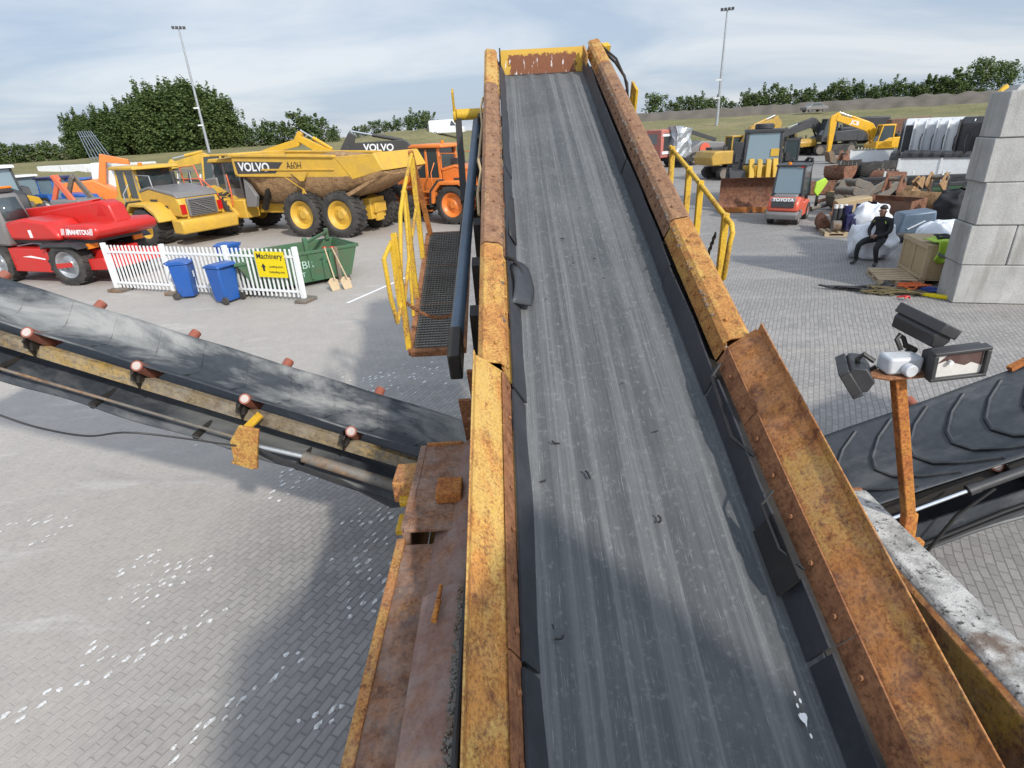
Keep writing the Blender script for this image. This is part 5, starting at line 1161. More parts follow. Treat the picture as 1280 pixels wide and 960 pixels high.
# loader with straight blade, facing the camera ---------------------------------------------------
def blade_loader(loc, rot):
    o = thing('blade_loader', 'yellow and black wheel loader facing the camera with a wide rusty blade', 'wheel loader', loc, rot)
    WORLD[o.name] = WORLD[o.name] @ Matrix.Scale(1.05, 4); o.matrix_basis = WORLD[o.name]
    for x in (0, -3.0):
        for s in (-1, 1): wheel(o, x, s * .98, .80, .58, 'p_cat', nl=18)
    MB().box(-3.6, .6, -.5, .5, .6, 1.3).build('frame', 'p_cat', o, bev=.03)
    MB().prism([(-1.6, 1.2), (-1.6, 2.1), (-3.9, 2.0), (-4.2, 1.6), (-4.2, 1.1)], -.75, .75).build('bonnet', 'p_cat', o, bev=.06)
    cab = MB()
    for x, x2 in ((-.15, -.25), (-1.55, -1.5)):
        for s in (-1, 1): cab.bar((x, s * .74, 1.2), (x2, s * .66, 2.72), .11, .11, (0, 1, 0))
    cab.box(-1.6, -.10, -.78, .78, .95, 1.5).box(-1.6, -.15, -.74, .74, 2.70, 2.84)
    for v in cab.bm.verts:
        v.co.z += .28 if v.co.z > 1.0 else 0
    cb = cab.build('cab', 'p_dark', o, bev=.02)
    MB().box(-.08, .12, -.76, .76, 1.15, 1.72).build('front_panel', 'p_cat', o, bev=.03)
    MB().prism([(-.16, 1.78), (-.24, 2.98), (-1.5, 2.98), (-1.55, 1.78)], -.68, .68).build('windscreen', 'glass_blue', cb)
    MB().prism([(-.20, 2.05), (-.14, 2.05), (-.16, 2.35), (-.22, 2.35)], .30, .62, mat=None).build('sun_strip', 'p_cat', cb)
    for s, w in ((1, .62), (-1, .40)):
        y0, y1 = (s * .80, s * (.80 + w))
        d = MB().box(-.30, -.24, min(y0, y1), max(y0, y1), 1.2, 2.66) if s < 0 else MB()
        if s < 0: d.build('door', 'p_dark', cb, bev=.02)
        else:
            for a in ((y0, y0 + .07, 1.05, 2.72), (y1 - .07, y1, 1.05, 2.72), (y0, y1, 2.62, 2.72), (y0, y1, 1.05, 1.55)): d.box(-.30, -.24, a[0], a[1], a[2], a[3])
            dd = d.build('door', 'p_dark', cb, bev=.01)
            MB().box(-.28, -.26, y0 + .06, y1 - .06, 1.5, 2.64).build('door_glass', 'glass', dd)
    MB().cyl((-1.0, .0, 3.12), (-1.0, 0, 3.33), .38, n=20).build('air_cleaner', 'p_dark', cb, bev=.03)
    for s in (-1, 1):
        MB().prism([(.1, 1.0), (.0, 1.95), (.40, 2.0), (1.08, 1.4), (1.28, .7), (1.2, .5), (.6, .8)], s * .36, s * .56).build('lift_arm', 'p_cat', o, bev=.02)
        MB().prism([(.65, 1.2), (.55, 2.0), (.90, 1.95), (1.1, 1.3)], s * .08, s * .26).build('tilt_link', 'p_cat', o, bev=.02)
        MB().cyl((-.2, s * .58, 1.9), (-.2, s * .9, 2.0), .02).box(-.24, -.16, s * .9, s * 1.1, 1.85, 2.2).build('mirror', 'p_dark', cb)
        MB().prism([(.75, .9), (.55, 1.55), (-.55, 1.6), (-.8, 1.1), (-.5, 1.42), (.45, 1.40)], s * .68, s * 1.28).build('fender', 'p_dark', o)
    b_ = MB(); n = 10; pr = []
    for k in range(n + 1):
        a = R(-62 + 118 * k / n); pr.append((1.35 + .95 * (1 - math.cos(a)) * 1.0, .72 + .78 * math.sin(a)))
    back = [(x - .06, z) for x, z in pr[::-1]]
    b_.prism(pr + back, -1.62, 1.62)
    bl = b_.build('blade', 'rust_bucket', o, smooth=50)
    for s in (-1, 1): MB().prism([(x, z) for x, z in pr] + [(1.28, 1.36), (1.20, .1)][::1], s * 1.60, s * 1.66).build('blade_cheek', 'rust_bucket', bl)
    MB().prism([(1.86, .02), (1.90, .02), (1.88, .22), (1.80, .22)], -1.62, 1.62).build('cutting_edge', 'post_rust', bl)
    MB().cyl((1.905, .2, .1), (1.92, .2, .1), .06).cyl((1.905, .75, .1), (1.92, .75, .1), .06).cyl((1.905, -.4, .1), (1.92, -.4, .1), .06).build('edge_bolts', 'rust_grey', bl)
    return o
q = G(951, 266); th = math.atan2(-q.y, -q.x) + R(6); f_ = Vector((math.cos(th), math.sin(th), 0))
bl_ = blade_loader(q - f_ * 1.98, th)

# forklift seen from behind -----------------------------------------------------------------------
def forklift(loc, rot):
    o = thing('forklift', 'orange and grey forklift truck seen from behind beside the blade loader', 'forklift', loc, rot)
    for x, r in ((0, .26), (1.5, .33)):
        for s in (-1, 1): wheel(o, x, s * .46, r, .2, 'p_grey', lug=False)
    MB().prism([(-.50, .22), (-.54, .42), (-.48, .5), (.4, .5), (.4, .18)], -.56, .56).build('counterweight_base', 'p_grey', o, bev=.05)
    MB().prism([(-.46, .50), (-.44, .80), (-.25, 1.02), (.35, 1.02), (.45, .5)], -.55, .55).build('counterweight', 'p_forkred', o, bev=.08)
    MB().prism([(-.26, .98), (-.2, 1.10), (.45, 1.12), (.45, .98)], -.42, .42).build('bonnet', 'p_grey', o, bev=.04)
    MB().prism([(-.49, .66), (-.46, .88), (-.40, .88), (-.43, .66)], -.40, .40).build('grille', 'p_dark', o, bev=.02)
    MB().prism([(-.475, .87), (-.43, 1.0), (-.36, 1.0), (-.40, .87)], -.43, .43).build('badge_panel', 'p_grey', o, bev=.01)
    MB().box(.3, 1.7, -.52, .52, .22, .75).build('chassis', 'p_forkred', o, bev=.04)
    cab = MB()
    for x, x2 in ((.02, .18), (1.35, 1.2)):
        for s in (-1, 1): cab.bar((x, s * .52, .95), (x2, s * .46, 2.06), .08, .08, (0, 1, 0))
    cab.box(.1, 1.35, -.53, .53, 2.04, 2.12)
    cb = cab.build('cab_frame', 'p_dark', o, bev=.015)
    MB().prism([(.03, 1.12), (.05, 1.12), (.17, 2.03), (.15, 2.03)], -.46, .46).build('rear_window', 'glass_blue', cb)
    for s in (-1, 1): MB().prism([(.1, 1.0), (.2, 2.02), (1.2, 2.02), (1.34, 1.0)], s * .48, s * .495).build('side_window', 'glass', cb)
    MB().box(.9, 1.1, -.4, .4, .75, 1.5).build('seat', 'p_dark', o, bev=.05)
    for s in (-1, 1): MB().box(1.75, 1.9, s * .30, s * .40, .1, 2.25).build('mast_rail', 'p_dark', o)
    MB().box(1.75, 1.9, -.42, .42, 2.05, 2.15).box(1.75, 1.88, -.4, .4, .9, 1.0).build('mast_crossbar', 'p_dark', o)
    MB().bar((1.8, -.15, 2.15), (1.6, -.3, 2.3), .12, .06).build('hose_reel', 'p_dark', o)
    for s in (-1, 1): MB().box(1.95, 3.0, s * .3 - .06, s * .3 + .06, .06, .11).build('fork', 'rust_grey', o)
    MB().cyl((.25, .1, 2.12), (.25, .1, 2.2), .07).build('beacon', 'amber', cb)
    MB().box(.10, .14, -.45, -.33, 2.02, 2.09).build('tail_light', 'redlens', cb)
    text('TOYOTA', .155, 'txt_white', o, face_frame(o, (-.462, 0, .935), (0, -1, 0), (.25, 0, 1)), .004, bold=.006, sx=1.15)
    return o
q = (G(956, 281) + G(998, 280)) / 2; th = math.atan2(q.y, q.x) - R(12); f_ = Vector((math.cos(th), math.sin(th), 0))
forklift(q + f_ * .15, th)
dr = MB()
for k in range(26):
    pass

# excavator buckets on the ground --------------------------------------------------------------------
BK = 0
def digger_bucket(label, loc, rot, w, s, mt='rust_bucket', tilt=0, ax='Y', name='digger_bucket', teeth=True, wide=False):
    o = thing(name, label, 'digger bucket', loc, 0, 'digger buckets', tilt=Matrix.Rotation(rot, 4, 'Z') @ Matrix.Rotation(tilt, 4, ax))
    n = 10; out = []; inn = []
    for k in range(n + 1):
        a = R(-20 + 215 * k / n); rr = 1.0 if k < 7 else 1.0 + (k - 7) * .06
        out.append(((.10 + .60 * math.cos(a + R(180)) * rr) * s, (.62 + .60 * math.sin(a + R(180)) * rr) * s))
    shell = out + [(x * .94 + .006 * s, .62 * s + (z - .62 * s) * .94) for x, z in out[::-1]]
    b = MB().prism(shell, -w / 2, w / 2).build('shell', mt, o, smooth=40)
    for sg in (-1, 1): MB().prism(out, sg * w / 2, sg * (w / 2 + .03)).build('side_plate', mt, o)
    for sg in (-1, 1): MB().prism([(-.10 * s, 1.15 * s), (.18 * s, 1.62 * s), (.38 * s, 1.60 * s), (.62 * s, 1.05 * s), (.2 * s, 1.08 * s)], sg * w * .13, sg * (w * .13 + .05)).build('ear', mt, o, bev=.01)
    MB().cyl((.26 * s, -w * .2, 1.45 * s), (.26 * s, w * .2, 1.45 * s), .07 * s).build('pin', 'rust_grey', o)
    if teeth:
        for k in range(5):
            y = (-.42 + .21 * k) * w; MB().prism([(out[-1][0] - .05 * s, out[-1][1] - .03), (out[-1][0] + .06 * s, out[-1][1] - .03), (out[-1][0] - .02 * s, out[-1][1] + .22 * s)], y - .045, y + .045).build('tooth', 'rust_grey', o)
    return o
def at(px, py, h=0): return G(px, py) + Vector((0, 0, h))
digger_bucket('upright rusty digger bucket with raised ears behind the forklift', at(1046, 226), R(30), 1.2, 1.05)
for i, (px, nm) in enumerate(((1017, 'left'), (1036, 'middle'), (1060, 'right'))):
    p = at(px, 243 - i * .8)
    o = tag(None or thing('ditching_bucket', 'long low rusty ditching bucket behind the heap, %s one of the row of three' % nm, 'digger bucket', p, R(-8), 'ditching buckets in a row'), None)
    MB().prism([(-.45, .05), (.45, .05), (.5, .5), (.40, .62), (.34, .5), (.3, .16), (-.35, .16), (-.40, .6), (-.5, .55)], -.40, .40, axis='x' if False else 'y').build('shell', 'rust_bucket', o, bev=.015)
    for sg in (-1, 1): MB().prism([(-.45, .05), (.45, .05), (.5, .5), (.40, .62), (-.40, .6), (-.5, .55)], sg * .40, sg * .43).build('side_plate', 'rust_bucket', o)
digger_bucket('orange rust coloured digger bucket lying in front of the tyre stacks', at(1098, 233), R(200), 1.3, .80, tilt=R(-70))
digger_bucket('brown digger bucket tipped on its side right of the orange rust one', at(1120, 236), R(150), 1.2, .70, tilt=R(60), ax='X')
def linkage(label, loc, rot, s=1.0):
    o = thing('bucket_linkage', label, 'bucket linkage', loc, rot, 'grey bucket linkages')
    for sg in (-1, 1): MB().prism([(-.8, .05), (-.7, .45), (.0, .95), (.7, 1.15), (.95, .9), (.5, .75), (-.2, .35), (-.5, .05)], sg * .22, sg * .30).build('side_plate', 'rust_grey', o, bev=.02)
    MB().cyl((.78, -.4, .98), (.78, .4, .98), .15, n=18).build('pin_tube', 'rust_grey', o); MB().cyl((-.65, -.3, .25), (-.65, .3, .25), .12, n=16).build('pin_tube', 'rust_grey', o)
    MB().box(-.75, -.1, -.25, .25, .02, .3).build('foot', 'rust_grey', o, bev=.03)
    return o
linkage('greyish steel bucket linkage with a pin tube, in the middle of the heap', at(1068, 268), R(205))
linkage('greyish steel bucket linkage lying right of the other one in the heap', at(1096, 262), R(25))
linkage('worn grey linkage leaning near the ditching buckets', at(1076, 255), R(195))
digger_bucket('large rust brown digger bucket behind the seated man, seen open side left', at(1112, 277), R(215), 1.7, 1.05, teeth=False)
digger_bucket('large dark brown digger bucket leaning right of the rust brown one', at(1150, 274), R(35), 1.7, 1.1, mt='bed_brown', tilt=R(18), teeth=False)
digger_bucket('small brown box shaped bucket lying beside the forklift wheel', at(1022, 287), R(160), .9, .52, tilt=R(-55), teeth=False)
# tyres standing on their treads
def tyre_stack(label, loc, rot, r=.62, w=.42, n=2):
    o = thing('tyre', label, 'tyre', loc, rot, 'big black tyres')
    me, _ = tyre_meshes(r, w, True, 24); link('tread', me, o, WORLD[o.name] @ Matrix.Translation((0, 0, r)))
    o2 = [c for c in kids(o)][0]; o2.name = 'tread'
    return o
for px, py, nm, a in ((1062, 219, 'leftmost big black tyre standing behind the ditching buckets', 70), (1077, 223, 'second big black tyre from the left behind the heap', 80), (1087, 224, 'third big black tyre from the left behind the heap', 72), (1101, 222, 'fourth big black tyre from the left, in front of the white panels', 85), (1113, 221, 'rightmost big black tyre in front of the white panels', 78)):
    tyre_stack(nm, at(px, py), R(a - 195), .47, 1.15)
# white panels
def panel_run(label, a, b, h):
    d = (b - a); L = d.length; th = math.atan2(d.y, d.x); o = thing('white_panel_fence', label, 'panel fence', a, th, 'low white panel fences')
    n = max(3, int(L / 1.9)); 
    for k in range(n):
        MB().box(k * L / n + .02, (k + 1) * L / n - .02, -.03, .03, .05, h).build('panel', 'p_white', o, bev=.012)
        MB().box(k * L / n - .05, k * L / n + .05, -.07, .07, 0, h + .03).build('post', 'p_white', o)
    MB().box(0, L, -.06, .06, h + .002, h + .05).build('top_rail', 'p_grey', o)
panel_run('low white panel fence in front of the yellow bent boom excavator', at(1061, 205), at(1061, 205) + Vector((4.2, -2.6, 0)), 1.0)
panel_run('low white panel fence in front of the white lorry cabs', at(1119, 225), at(1119, 225) + Vector((4.6, -3.9, 0)), 1.15)
pk = thing('small_picket_fence', 'short white picket fence below the yellow bent boom excavator', 'fence', at(1070, 200), R(-20))
for k in range(26): MB().box(k * .24, k * .24 + .06, -.02, .02, .05, 1.0).build('picket', 'p_fence', pk)
MB().box(0, 6.1, -.03, .03, .7, .78).build('rail', 'p_fence', pk)
# row of lorry cabs, seen from behind
LC = [('white lorry cab with a dark side at the left end of the row of cabs', 'p_white', 'p_dark'), ('bright white lorry cab, second from the left in the row of cabs', 'p_white', 'p_white'), ('pale grey lorry cab with air hoses, third from the left in the row', 'p_white', 'boxgrey'), ('grey backed lorry cab, fourth from the left in the row', 'p_white', 'boxgrey'), ('white lorry cab with red edge, fifth from the left in the row', 'p_white', 'p_white'), ('black lorry cab at the right end of the row beside the concrete wall', 'p_dark', 'p_dark')]
for i, (lb, c1, c2) in enumerate(LC):
    px = 1146 + i * 14.5; p = Vector((PY(px, 150, 43 - i * .75).x, 43 - i * .75, 0))
    o = thing('lorry_cab', lb, 'lorry', p, math.atan2(p.y, p.x) + R(-14), 'lorry cabs parked in a row')
    MB().prism([(0, .9), (0, 2.75), (.3, 3.15), (1.6, 3.0), (2.0, 2.2), (2.15, .6), (.2, .6)], -.70, .70).build('cab_shell', c1, o, bev=.08)
    MB().box(-.04, .0, -.55, .55, .95, 2.7).build('rear_panel', c2, o, bev=.02)
    for s in (-1, 1):
        MB().box(-.25, .25, s * .66, s * .74, 1.0, 3.0).build('side_deflector', c2, o, bev=.05)
        MB().prism([(-1.9, .55), (-1.75, 1.0), (-1.2, 1.15), (-.7, .95), (-.55, .5), (-.75, .5), (-1.2, .98), (-1.7, .5)], s * .35, s * .68).build('mudguard', 'p_dark', o)
        wheel(o, -1.2, s * .52, .48, .30, 'p_grey', lug=False); wheel(o, 1.3, s * .52, .48, .28, 'p_grey', lug=False)
    MB().box(-2.2, 1.9, -.30, .30, .55, .8).build('frame_rail', 'p_dark', o)
    MB().tube([(-.05, .1, 2.2), (-.3, .15, 1.9), (-.4, .1, 1.3), (-.3, 0, .9)], .03).cyl((-.1, -.2, .8), (-.1, -.2, 1.9), .05).build('air_hose', 'cable', o)
MB_2 = thing('roof_deflector', 'white plastic lorry roof deflector lying before the white cabs', 'roof deflector', at(1143, 205), R(-10))
MB().prism([(-.9, .9), (-.5, 1.25), (1.3, 1.3), (1.4, 1.05), (.9, .85)], -.5, .5).build('shell', 'p_white', MB_2, bev=.05)
MB().box(-.6, 1.0, -.4, .4, 0, .86).build('stand', 'p_dark', MB_2)
# black tank trailer and rusty machine behind the bent boom excavator
tk = thing('black_trailer', 'black box trailer behind the bent boom of the yellow excavator', 'trailer', G(1076, 187), R(-15))
MB().box(-1.9, 1.9, -1.2, 1.2, .9, 3.2).build('box_body', 'p_dark', tk, bev=.12); MB().box(-1.9, 1.9, -.5, .5, .6, .9).build('frame', 'dark_steel', tk)
for x in (-1.2, 1.2):
    for s in (-1, 1): wheel(tk, x, s * .95, .5, .35, 'p_grey', lug=False)
orr = thing('rusty_screen', 'rusty orange steel machine body left of the lorry cabs', 'machine part', G(1126, 190), R(-20))
MB().prism([(-1.7, 1.2), (-1.5, 2.9), (1.6, 3.0), (1.8, 1.5)], -1, 1).build('body', 'rust_bucket', orr, bev=.05); MB().box(-1.6, -1.3, -.9, .9, 0, 1.4).build('leg', 'rust_grey', orr); MB().box(1.3, 1.6, -.9, .9, 0, 1.6).build('leg', 'rust_grey', orr)
# pink dismantled lorry cab, crushed scrap, red black loader, far left of the right half
pkc = thing('dismantled_cab', 'faded pink dismantled lorry cab beside the conveyor guard', 'lorry', Vector((PY(826, 190, 55).x, 55, 0)), R(-60))
sh = MB().prism([(-1.2, .8), (-1.2, 2.3), (-.9, 3.1), (1.2, 3.1), (1.2, .8)], -1.2, 1.2).build('cab_shell', 'p_pink', pkc, bev=.08)
for s in (-1, 1): MB().box(-.7, .7, s * 1.20, s * 1.22, 1.9, 2.75).build('window', 'p_grey', sh)
MB().box(1.2, 1.24, -.9, .9, 1.4, 2.8).build('window', 'p_dark', sh); MB().box(1.2, 1.27, -1.1, 1.1, 1.1, 1.35).build('trim', 'p_white', sh); MB().box(1.2, 1.27, -1.1, 1.1, 2.55, 2.75).build('trim', 'p_white', sh); MB().box(-1.1, 3.5, -.5, .5, .5, .8).build('frame', 'dark_steel', pkc)
for s in (-1, 1): wheel(pkc, 0, s * 1.0, .5, .3, 'p_grey', lug=False)
scp = thing('crushed_cab', 'crumpled grey scrap cab standing right of the pink one', 'scrap cab', Vector((PY(847, 190, 54).x, 54, 0)), R(20))
cm = MB().box(-.8, .8, -.8, .8, .9, 3.2)
bmesh.ops.subdivide_edges(cm.bm, edges=cm.bm.edges[:], cuts=5, use_grid_fill=True)
for v in cm.bm.verts: v.co += mnoise.noise_vector(v.co * 2.3) * .28
cm.build('crumpled_shell', 'galv', scp, smooth=0); MB().box(-.7, .7, -.7, .7, 0, 1.0).build('base', 'dark_steel', scp)
rb = thing('dark_loader', 'dark loader with a round red tank parked in front of the grass bank', 'loader', Vector((PY(877, 200, 56).x, 56, 0)), R(190))
MB().prism([(-1.8, .7), (-1.7, 1.8), (.6, 2.0), (1.9, 1.2), (1.9, .6)], -.9, .9).build('body', 'p_grey', rb, bev=.1)
MB().cyl((.3, -1.0, 1.35), (.3, 1.0, 1.35), .48, n=20).build('red_tank', 'p_forkred', rb); MB().bar((-1.2, 0, 2.0), (1.7, 0, 2.9), .3, .3).build('boom', 'p_dark', rb); MB().box(1.5, 2.2, -.4, .4, 2.7, 3.1).build('boom_head', 'p_red', rb, bev=.06)
for x in (-1.1, 1.2):
    for s in (-1, 1): wheel(rb, x, s * .9, .55, .4, 'p_grey', lug=True, nl=14)
dz = thing('bulldozer_blade', 'sand coloured dozer blade standing left of the blade loader', 'dozer blade', Vector((PY(905, 201, 52).x, 52, 0)), R(5))
MB().prism([(0, 0), (.1, .0), (.0, .5), (.1, 1.0), (.0, 1.0), (-.1, .5)], -1.0, 1.0, mat=Matrix.Rotation(R(90), 4, 'Z')).build('blade', 'ply', dz); MB().box(-.4, .4, .1, 1.6, .2, .5).build('push_frame', 'p_cat', dz)
# parked car on the bank; van and lorry on the mound
cr = thing('parked_car', 'small grey car parked on the far grass bank at right', 'car', Vector((PY(1017, 140, 105).x, 105, bank_z(math.degrees(math.atan2(PY(1017, 140, 105).x, 105)), 120) + .1)), R(10))
MB().prism([(-2.1, .35), (-2.1, .85), (-1.4, .95), (-.9, 1.4), (.6, 1.42), (1.2, .95), (2.05, .8), (2.1, .35)], -.85, .85).build('body', 'p_grey', cr, bev=.1); MB().prism([(-1.25, .98), (-.85, 1.33), (.55, 1.35), (1.0, .98)], -.86, .86).build('windows', 'glass', cr)
for x in (-1.3, 1.3):
    for s in (-1, 1): wheel(cr, x, s * .75, .32, .2, 'p_grey', lug=False)
vn = thing('white_van', 'white panel van parked on the grassy mound left of the conveyor', 'van', Vector((PY(560, 166, 100).x, 100, bank_z(math.degrees(math.atan2(PY(560, 166, 100).x, 100)), 102) - .15)), R(-6))
MB().prism([(-2.9, .4), (-2.9, 2.2), (-2.7, 2.35), (1.0, 2.35), (1.7, 1.5), (2.7, 1.15), (2.75, .4)], -.95, .95).build('body', 'p_white', vn, bev=.1); MB().prism([(.6, 1.45), (.8, 2.15), (1.0, 2.15), (1.55, 1.45)], -.96, .96).build('windows', 'glass', vn)
for x in (-1.9, 1.8):
    for s in (-1, 1): wheel(vn, x, s * .85, .35, .22, 'p_grey', lug=False)

# near goods beside the wall -----------------------------------------------------------------------------
def pallet(label, loc, rot, L=1.2, Wd=.9, mt='wood'):
    o = thing('wooden_pallet', label, 'pallet', loc, rot, 'wooden pallets')
    for k in range(7): MB().box(-L / 2 + k * (L - .1) / 6, -L / 2 + k * (L - .1) / 6 + .10, -Wd / 2, Wd / 2, .118, .14).build('deck_board', mt, o, bev=.003)
    for y in (-Wd / 2, -.05, Wd / 2 - .10):
        MB().box(-L / 2, L / 2, y, y + .10, .095, .116).build('stringer', mt, o); MB().box(-L / 2, L / 2, y, y + .10, 0, .02).build('base_board', mt, o)
        for x in (-L / 2, -.07, L / 2 - .14): MB().box(x, x + .14, y + .002, y + .098, .021, .094).build('spacer_block', mt, o)
    return o
cA, cB = at(1150, 357), at(1112, 332)         # near and far bottom corners of the crate's left face
cd_ = (cB - cA); ca_ = math.atan2(cd_.y, cd_.x); 
cx = Vector((math.cos(ca_), math.sin(ca_), 0)); cyv = Vector((cx.y, -cx.x, 0))
ctr = cA + cx * .75 + cyv * .45
pallet('pale pallet under the wooden crate beside the concrete wall', ctr + Vector((0, 0, 0)), ca_, 1.5, .95)
crt = thing('wooden_crate', 'plywood crate with batten frame standing on a pallet beside the concrete wall', 'crate', ctr + Vector((0, 0, .145)), ca_)
MB().box(-.75, .75, -.45, .45, 0, .78).build('body', 'ply', crt, bev=.004)
MB().box(-.77, .77, -.47, .47, .783, .80).build('lid', 'ply', crt)
for x0, x1 in ((-.76, -.68), (-.04, .04), (.68, .76)): MB().box(x0, x1, .452, .472, .003, .78).build('batten', 'wood', crt)
MB().box(-.76, .76, .474, .49, .70, .78).build('batten', 'wood', crt); MB().box(-.76, .76, .474, .49, .0, .08).build('batten', 'wood', crt)
for y0 in (-.46, .38): MB().box(-.772, -.752, y0, y0 + .08, .003, .78).build('batten', 'wood', crt)
pallet('loose pale pallet lying flat in front of the crate', at(1113, 349), ca_ + R(-4), 1.2, .8)
def cloth(name, label, loc, rot, sx, sy, sz, mt, seed, cat, n=20, drape=None):
    m = MB()
    def f(u, v):
        a = u * 2 * math.pi; p = Vector((math.cos(a) * sx * math.sin(math.pi * (v * .96 + .02)) ** .6, math.sin(a) * sy * math.sin(math.pi * (v * .96 + .02)) ** .6, sz * (1 - math.cos(math.pi * v)) / 2))
        q = mnoise.noise_vector(p * 3.2 + Vector((seed, 0, 0))) * .16 + mnoise.noise_vector(p * 8 + Vector((seed, 3, 0))) * .05
        p += q; p.z = max(.005, p.z); return p
    m.grid(f, n * 2, n)
    bmesh.ops.remove_doubles(m.bm, verts=m.bm.verts[:], dist=.002)
    o = m.build(name, mt, None, TRS(loc, rot), smooth=80); return tag(o, label, cat)
pj = MB()
def fj(u, v): 
    x = -.42 + .84 * u; y = -.72 + 1.0 * v; d = max(0, -y - .225) * (.75 + .25 * math.sin(u * 9))
    return Vector((x + .08 * math.sin(v * 5 + u * 3), y + d * .96, .03 - d * 1.0 + .06 * mnoise.noise(Vector((x * 5, y * 5, 2))) + .04))
jk = pj.grid(fj, 22, 18).build('work_jacket', 'p_lime', None, TRS(ctr + Vector((0, 0, .955)) - cx * .56 + cyv * .05, ca_ - R(90)), smooth=80, solid=.02)
tag(jk, 'lime green and black safety jacket draped over the plywood crate', 'jacket')
def fj2(u, v): 
    x = -.30 + .6 * u; y = -.2 + .4 * v
    return Vector((x, y, .07 * mnoise.noise(Vector((x * 6, y * 6, 9))) + .06 - .9 * max(0, x - .12)))
pj2 = MB().grid(fj2, 14, 12).build('dark_lining', 'black_cloth', jk, WORLD[jk.name] @ Matrix.Translation((.05, .22, .05)), smooth=80, solid=.02)
for y in (-.18,): MB().grid(lambda u, v: fj(u, .12 + .10 * v) + Vector((0, -.012, .012)), 22, 3).build('reflective_band', 'galv', jk, WORLD[jk.name], solid=.004)
cloth('big_bag', 'white woven big bag under the seated man', at(1085, 322), 0, .62, .55, .95, 'bag', 1, 'big bag')
cloth('big_bag', 'slumped white big bag behind the seated man', at(1082, 293), 0, .60, .55, 1.0, 'bag', 4, 'big bag')
cloth('wrapped_bundle', 'white plastic wrapped bundle between the crate and the concrete wall', at(1172, 312), R(20), .85, .6, .75, 'bag', 7, 'bundle')
cloth('black_cover', 'black crumpled cover over a machine part beside the concrete wall', at(1192, 286), R(10), .75, .7, 1.25, 'black_cloth', 9, 'cover')
bxg = thing('grey_tank', 'dark grey plastic tank lying behind the crate', 'tank', at(1134, 300), R(-10))
MB().prism([(-.55, .1), (-.4, .85), (.5, .95), (.6, .2)], -.35, .35).build('body', 'steel_blue', bxg, bev=.06); MB().bar((-.25, -.37, .4), (.2, -.37, .65), .06, .02).build('label_strip', 'txt_white', bxg); MB().box(-.6, .5, -.5, -.36, .05, .3).build('base', 'p_dark', bxg, bev=.04)
pm = thing('blue_pump', 'dark blue pump unit with black and white cylinders standing on a pale pallet', 'pump', at(1053, 293, .145), R(-15))
MB().box(-.05, .55, -.35, .35, 0, .55).cyl((.25, -.36, .28), (.25, -.42, .28), .18, n=18).build('housing', 'p_navy', pm, bev=.03)
MB().cyl((.05, .1, .55), (.05, .1, .80), .14).cyl((.38, .1, .55), (.38, .1, .85), .10).build('motor', 'p_navy', pm)
for k in range(3):
    c = MB().cyl((-.35 + k * .16, .05 * k, .05), (-.35 + k * .16, .05 * k, .72), .075).build('cylinder', 'p_dark', pm); MB().cyl((-.35 + k * .16, .05 * k, .72), (-.35 + k * .16, .05 * k, .84), .06).build('cap', 'p_white', c)
MB().cyl((-.45, -.3, .2), (-.2, -.3, .2), .17, n=18).build('drum', 'rust_grey', pm)
pallet('pallet under the dark blue pump unit', at(1053, 293), R(-15), 1.3, .8)
tb = thing('tan_block', 'sand coloured steel box behind the blue pump', 'steel box', at(1062, 277), R(-20)); MB().prism([(-.6, 0), (-.6, .75), (.5, .95), (.6, .1)], -.45, .45).build('body', 'ply', tb, bev=.03); MB().box(-.62, -.1, -.47, -.455, .2, .5).build('plate', 'rust_grey', tb)
vs = thing('safety_vest', 'lime green safety vest hanging beside the forklift', 'vest', at(1020, 262, 0), 0)
MB().prism([(-.25, .75), (-.2, 1.15), (.15, 1.3), (.3, 1.15), (.12, .8), (-.05, .55)], -.05, .05).build('cloth', 'p_lime', vs, bev=.03); MB().box(-.05, .05, .06, .12, 0, 1.1).build('stand', 'dark_steel', vs)
# dark racks behind the rust bucket
for i, (px, py, w, lb) in enumerate(((1100, 252, 2.3, 'low dark steel fork rack behind the grey linkages'), (1152, 250, 3.3, 'long dark steel rack with white posts behind the brown buckets'), (1187, 262, 1.6, 'dark green steel frame next to the concrete wall'))):
    o = thing('steel_rack', lb, 'rack', at(px, py), R(-25))
    for z in (.35, .95): MB().bar((-w / 2, 0, z), (w / 2, 0, z + .1), .16, .14).build('beam', 'p_dark', o, bev=.02)
    for k in range(4): MB().box(-w / 2 + k * w / 3 - .04, -w / 2 + k * w / 3 + .04, -.08, .0, 0, 1.25 if i else .8).build('post', 'p_white' if i == 1 else 'p_dark', o)
    MB().prism([(-w / 2, .1), (-w / 2, .9), (w / 2, 1.0), (w / 2, .1)], .35, .5).build('back_panel', 'p_green' if i == 2 else 'p_dark', o)
    for k in range(3): MB().box(-w / 2 + .3 + k * .7, -w / 2 + .42 + k * .7, -1.0, .1, .10, .2).build('fork', 'p_dark', o)
rg_ = random.Random(21)
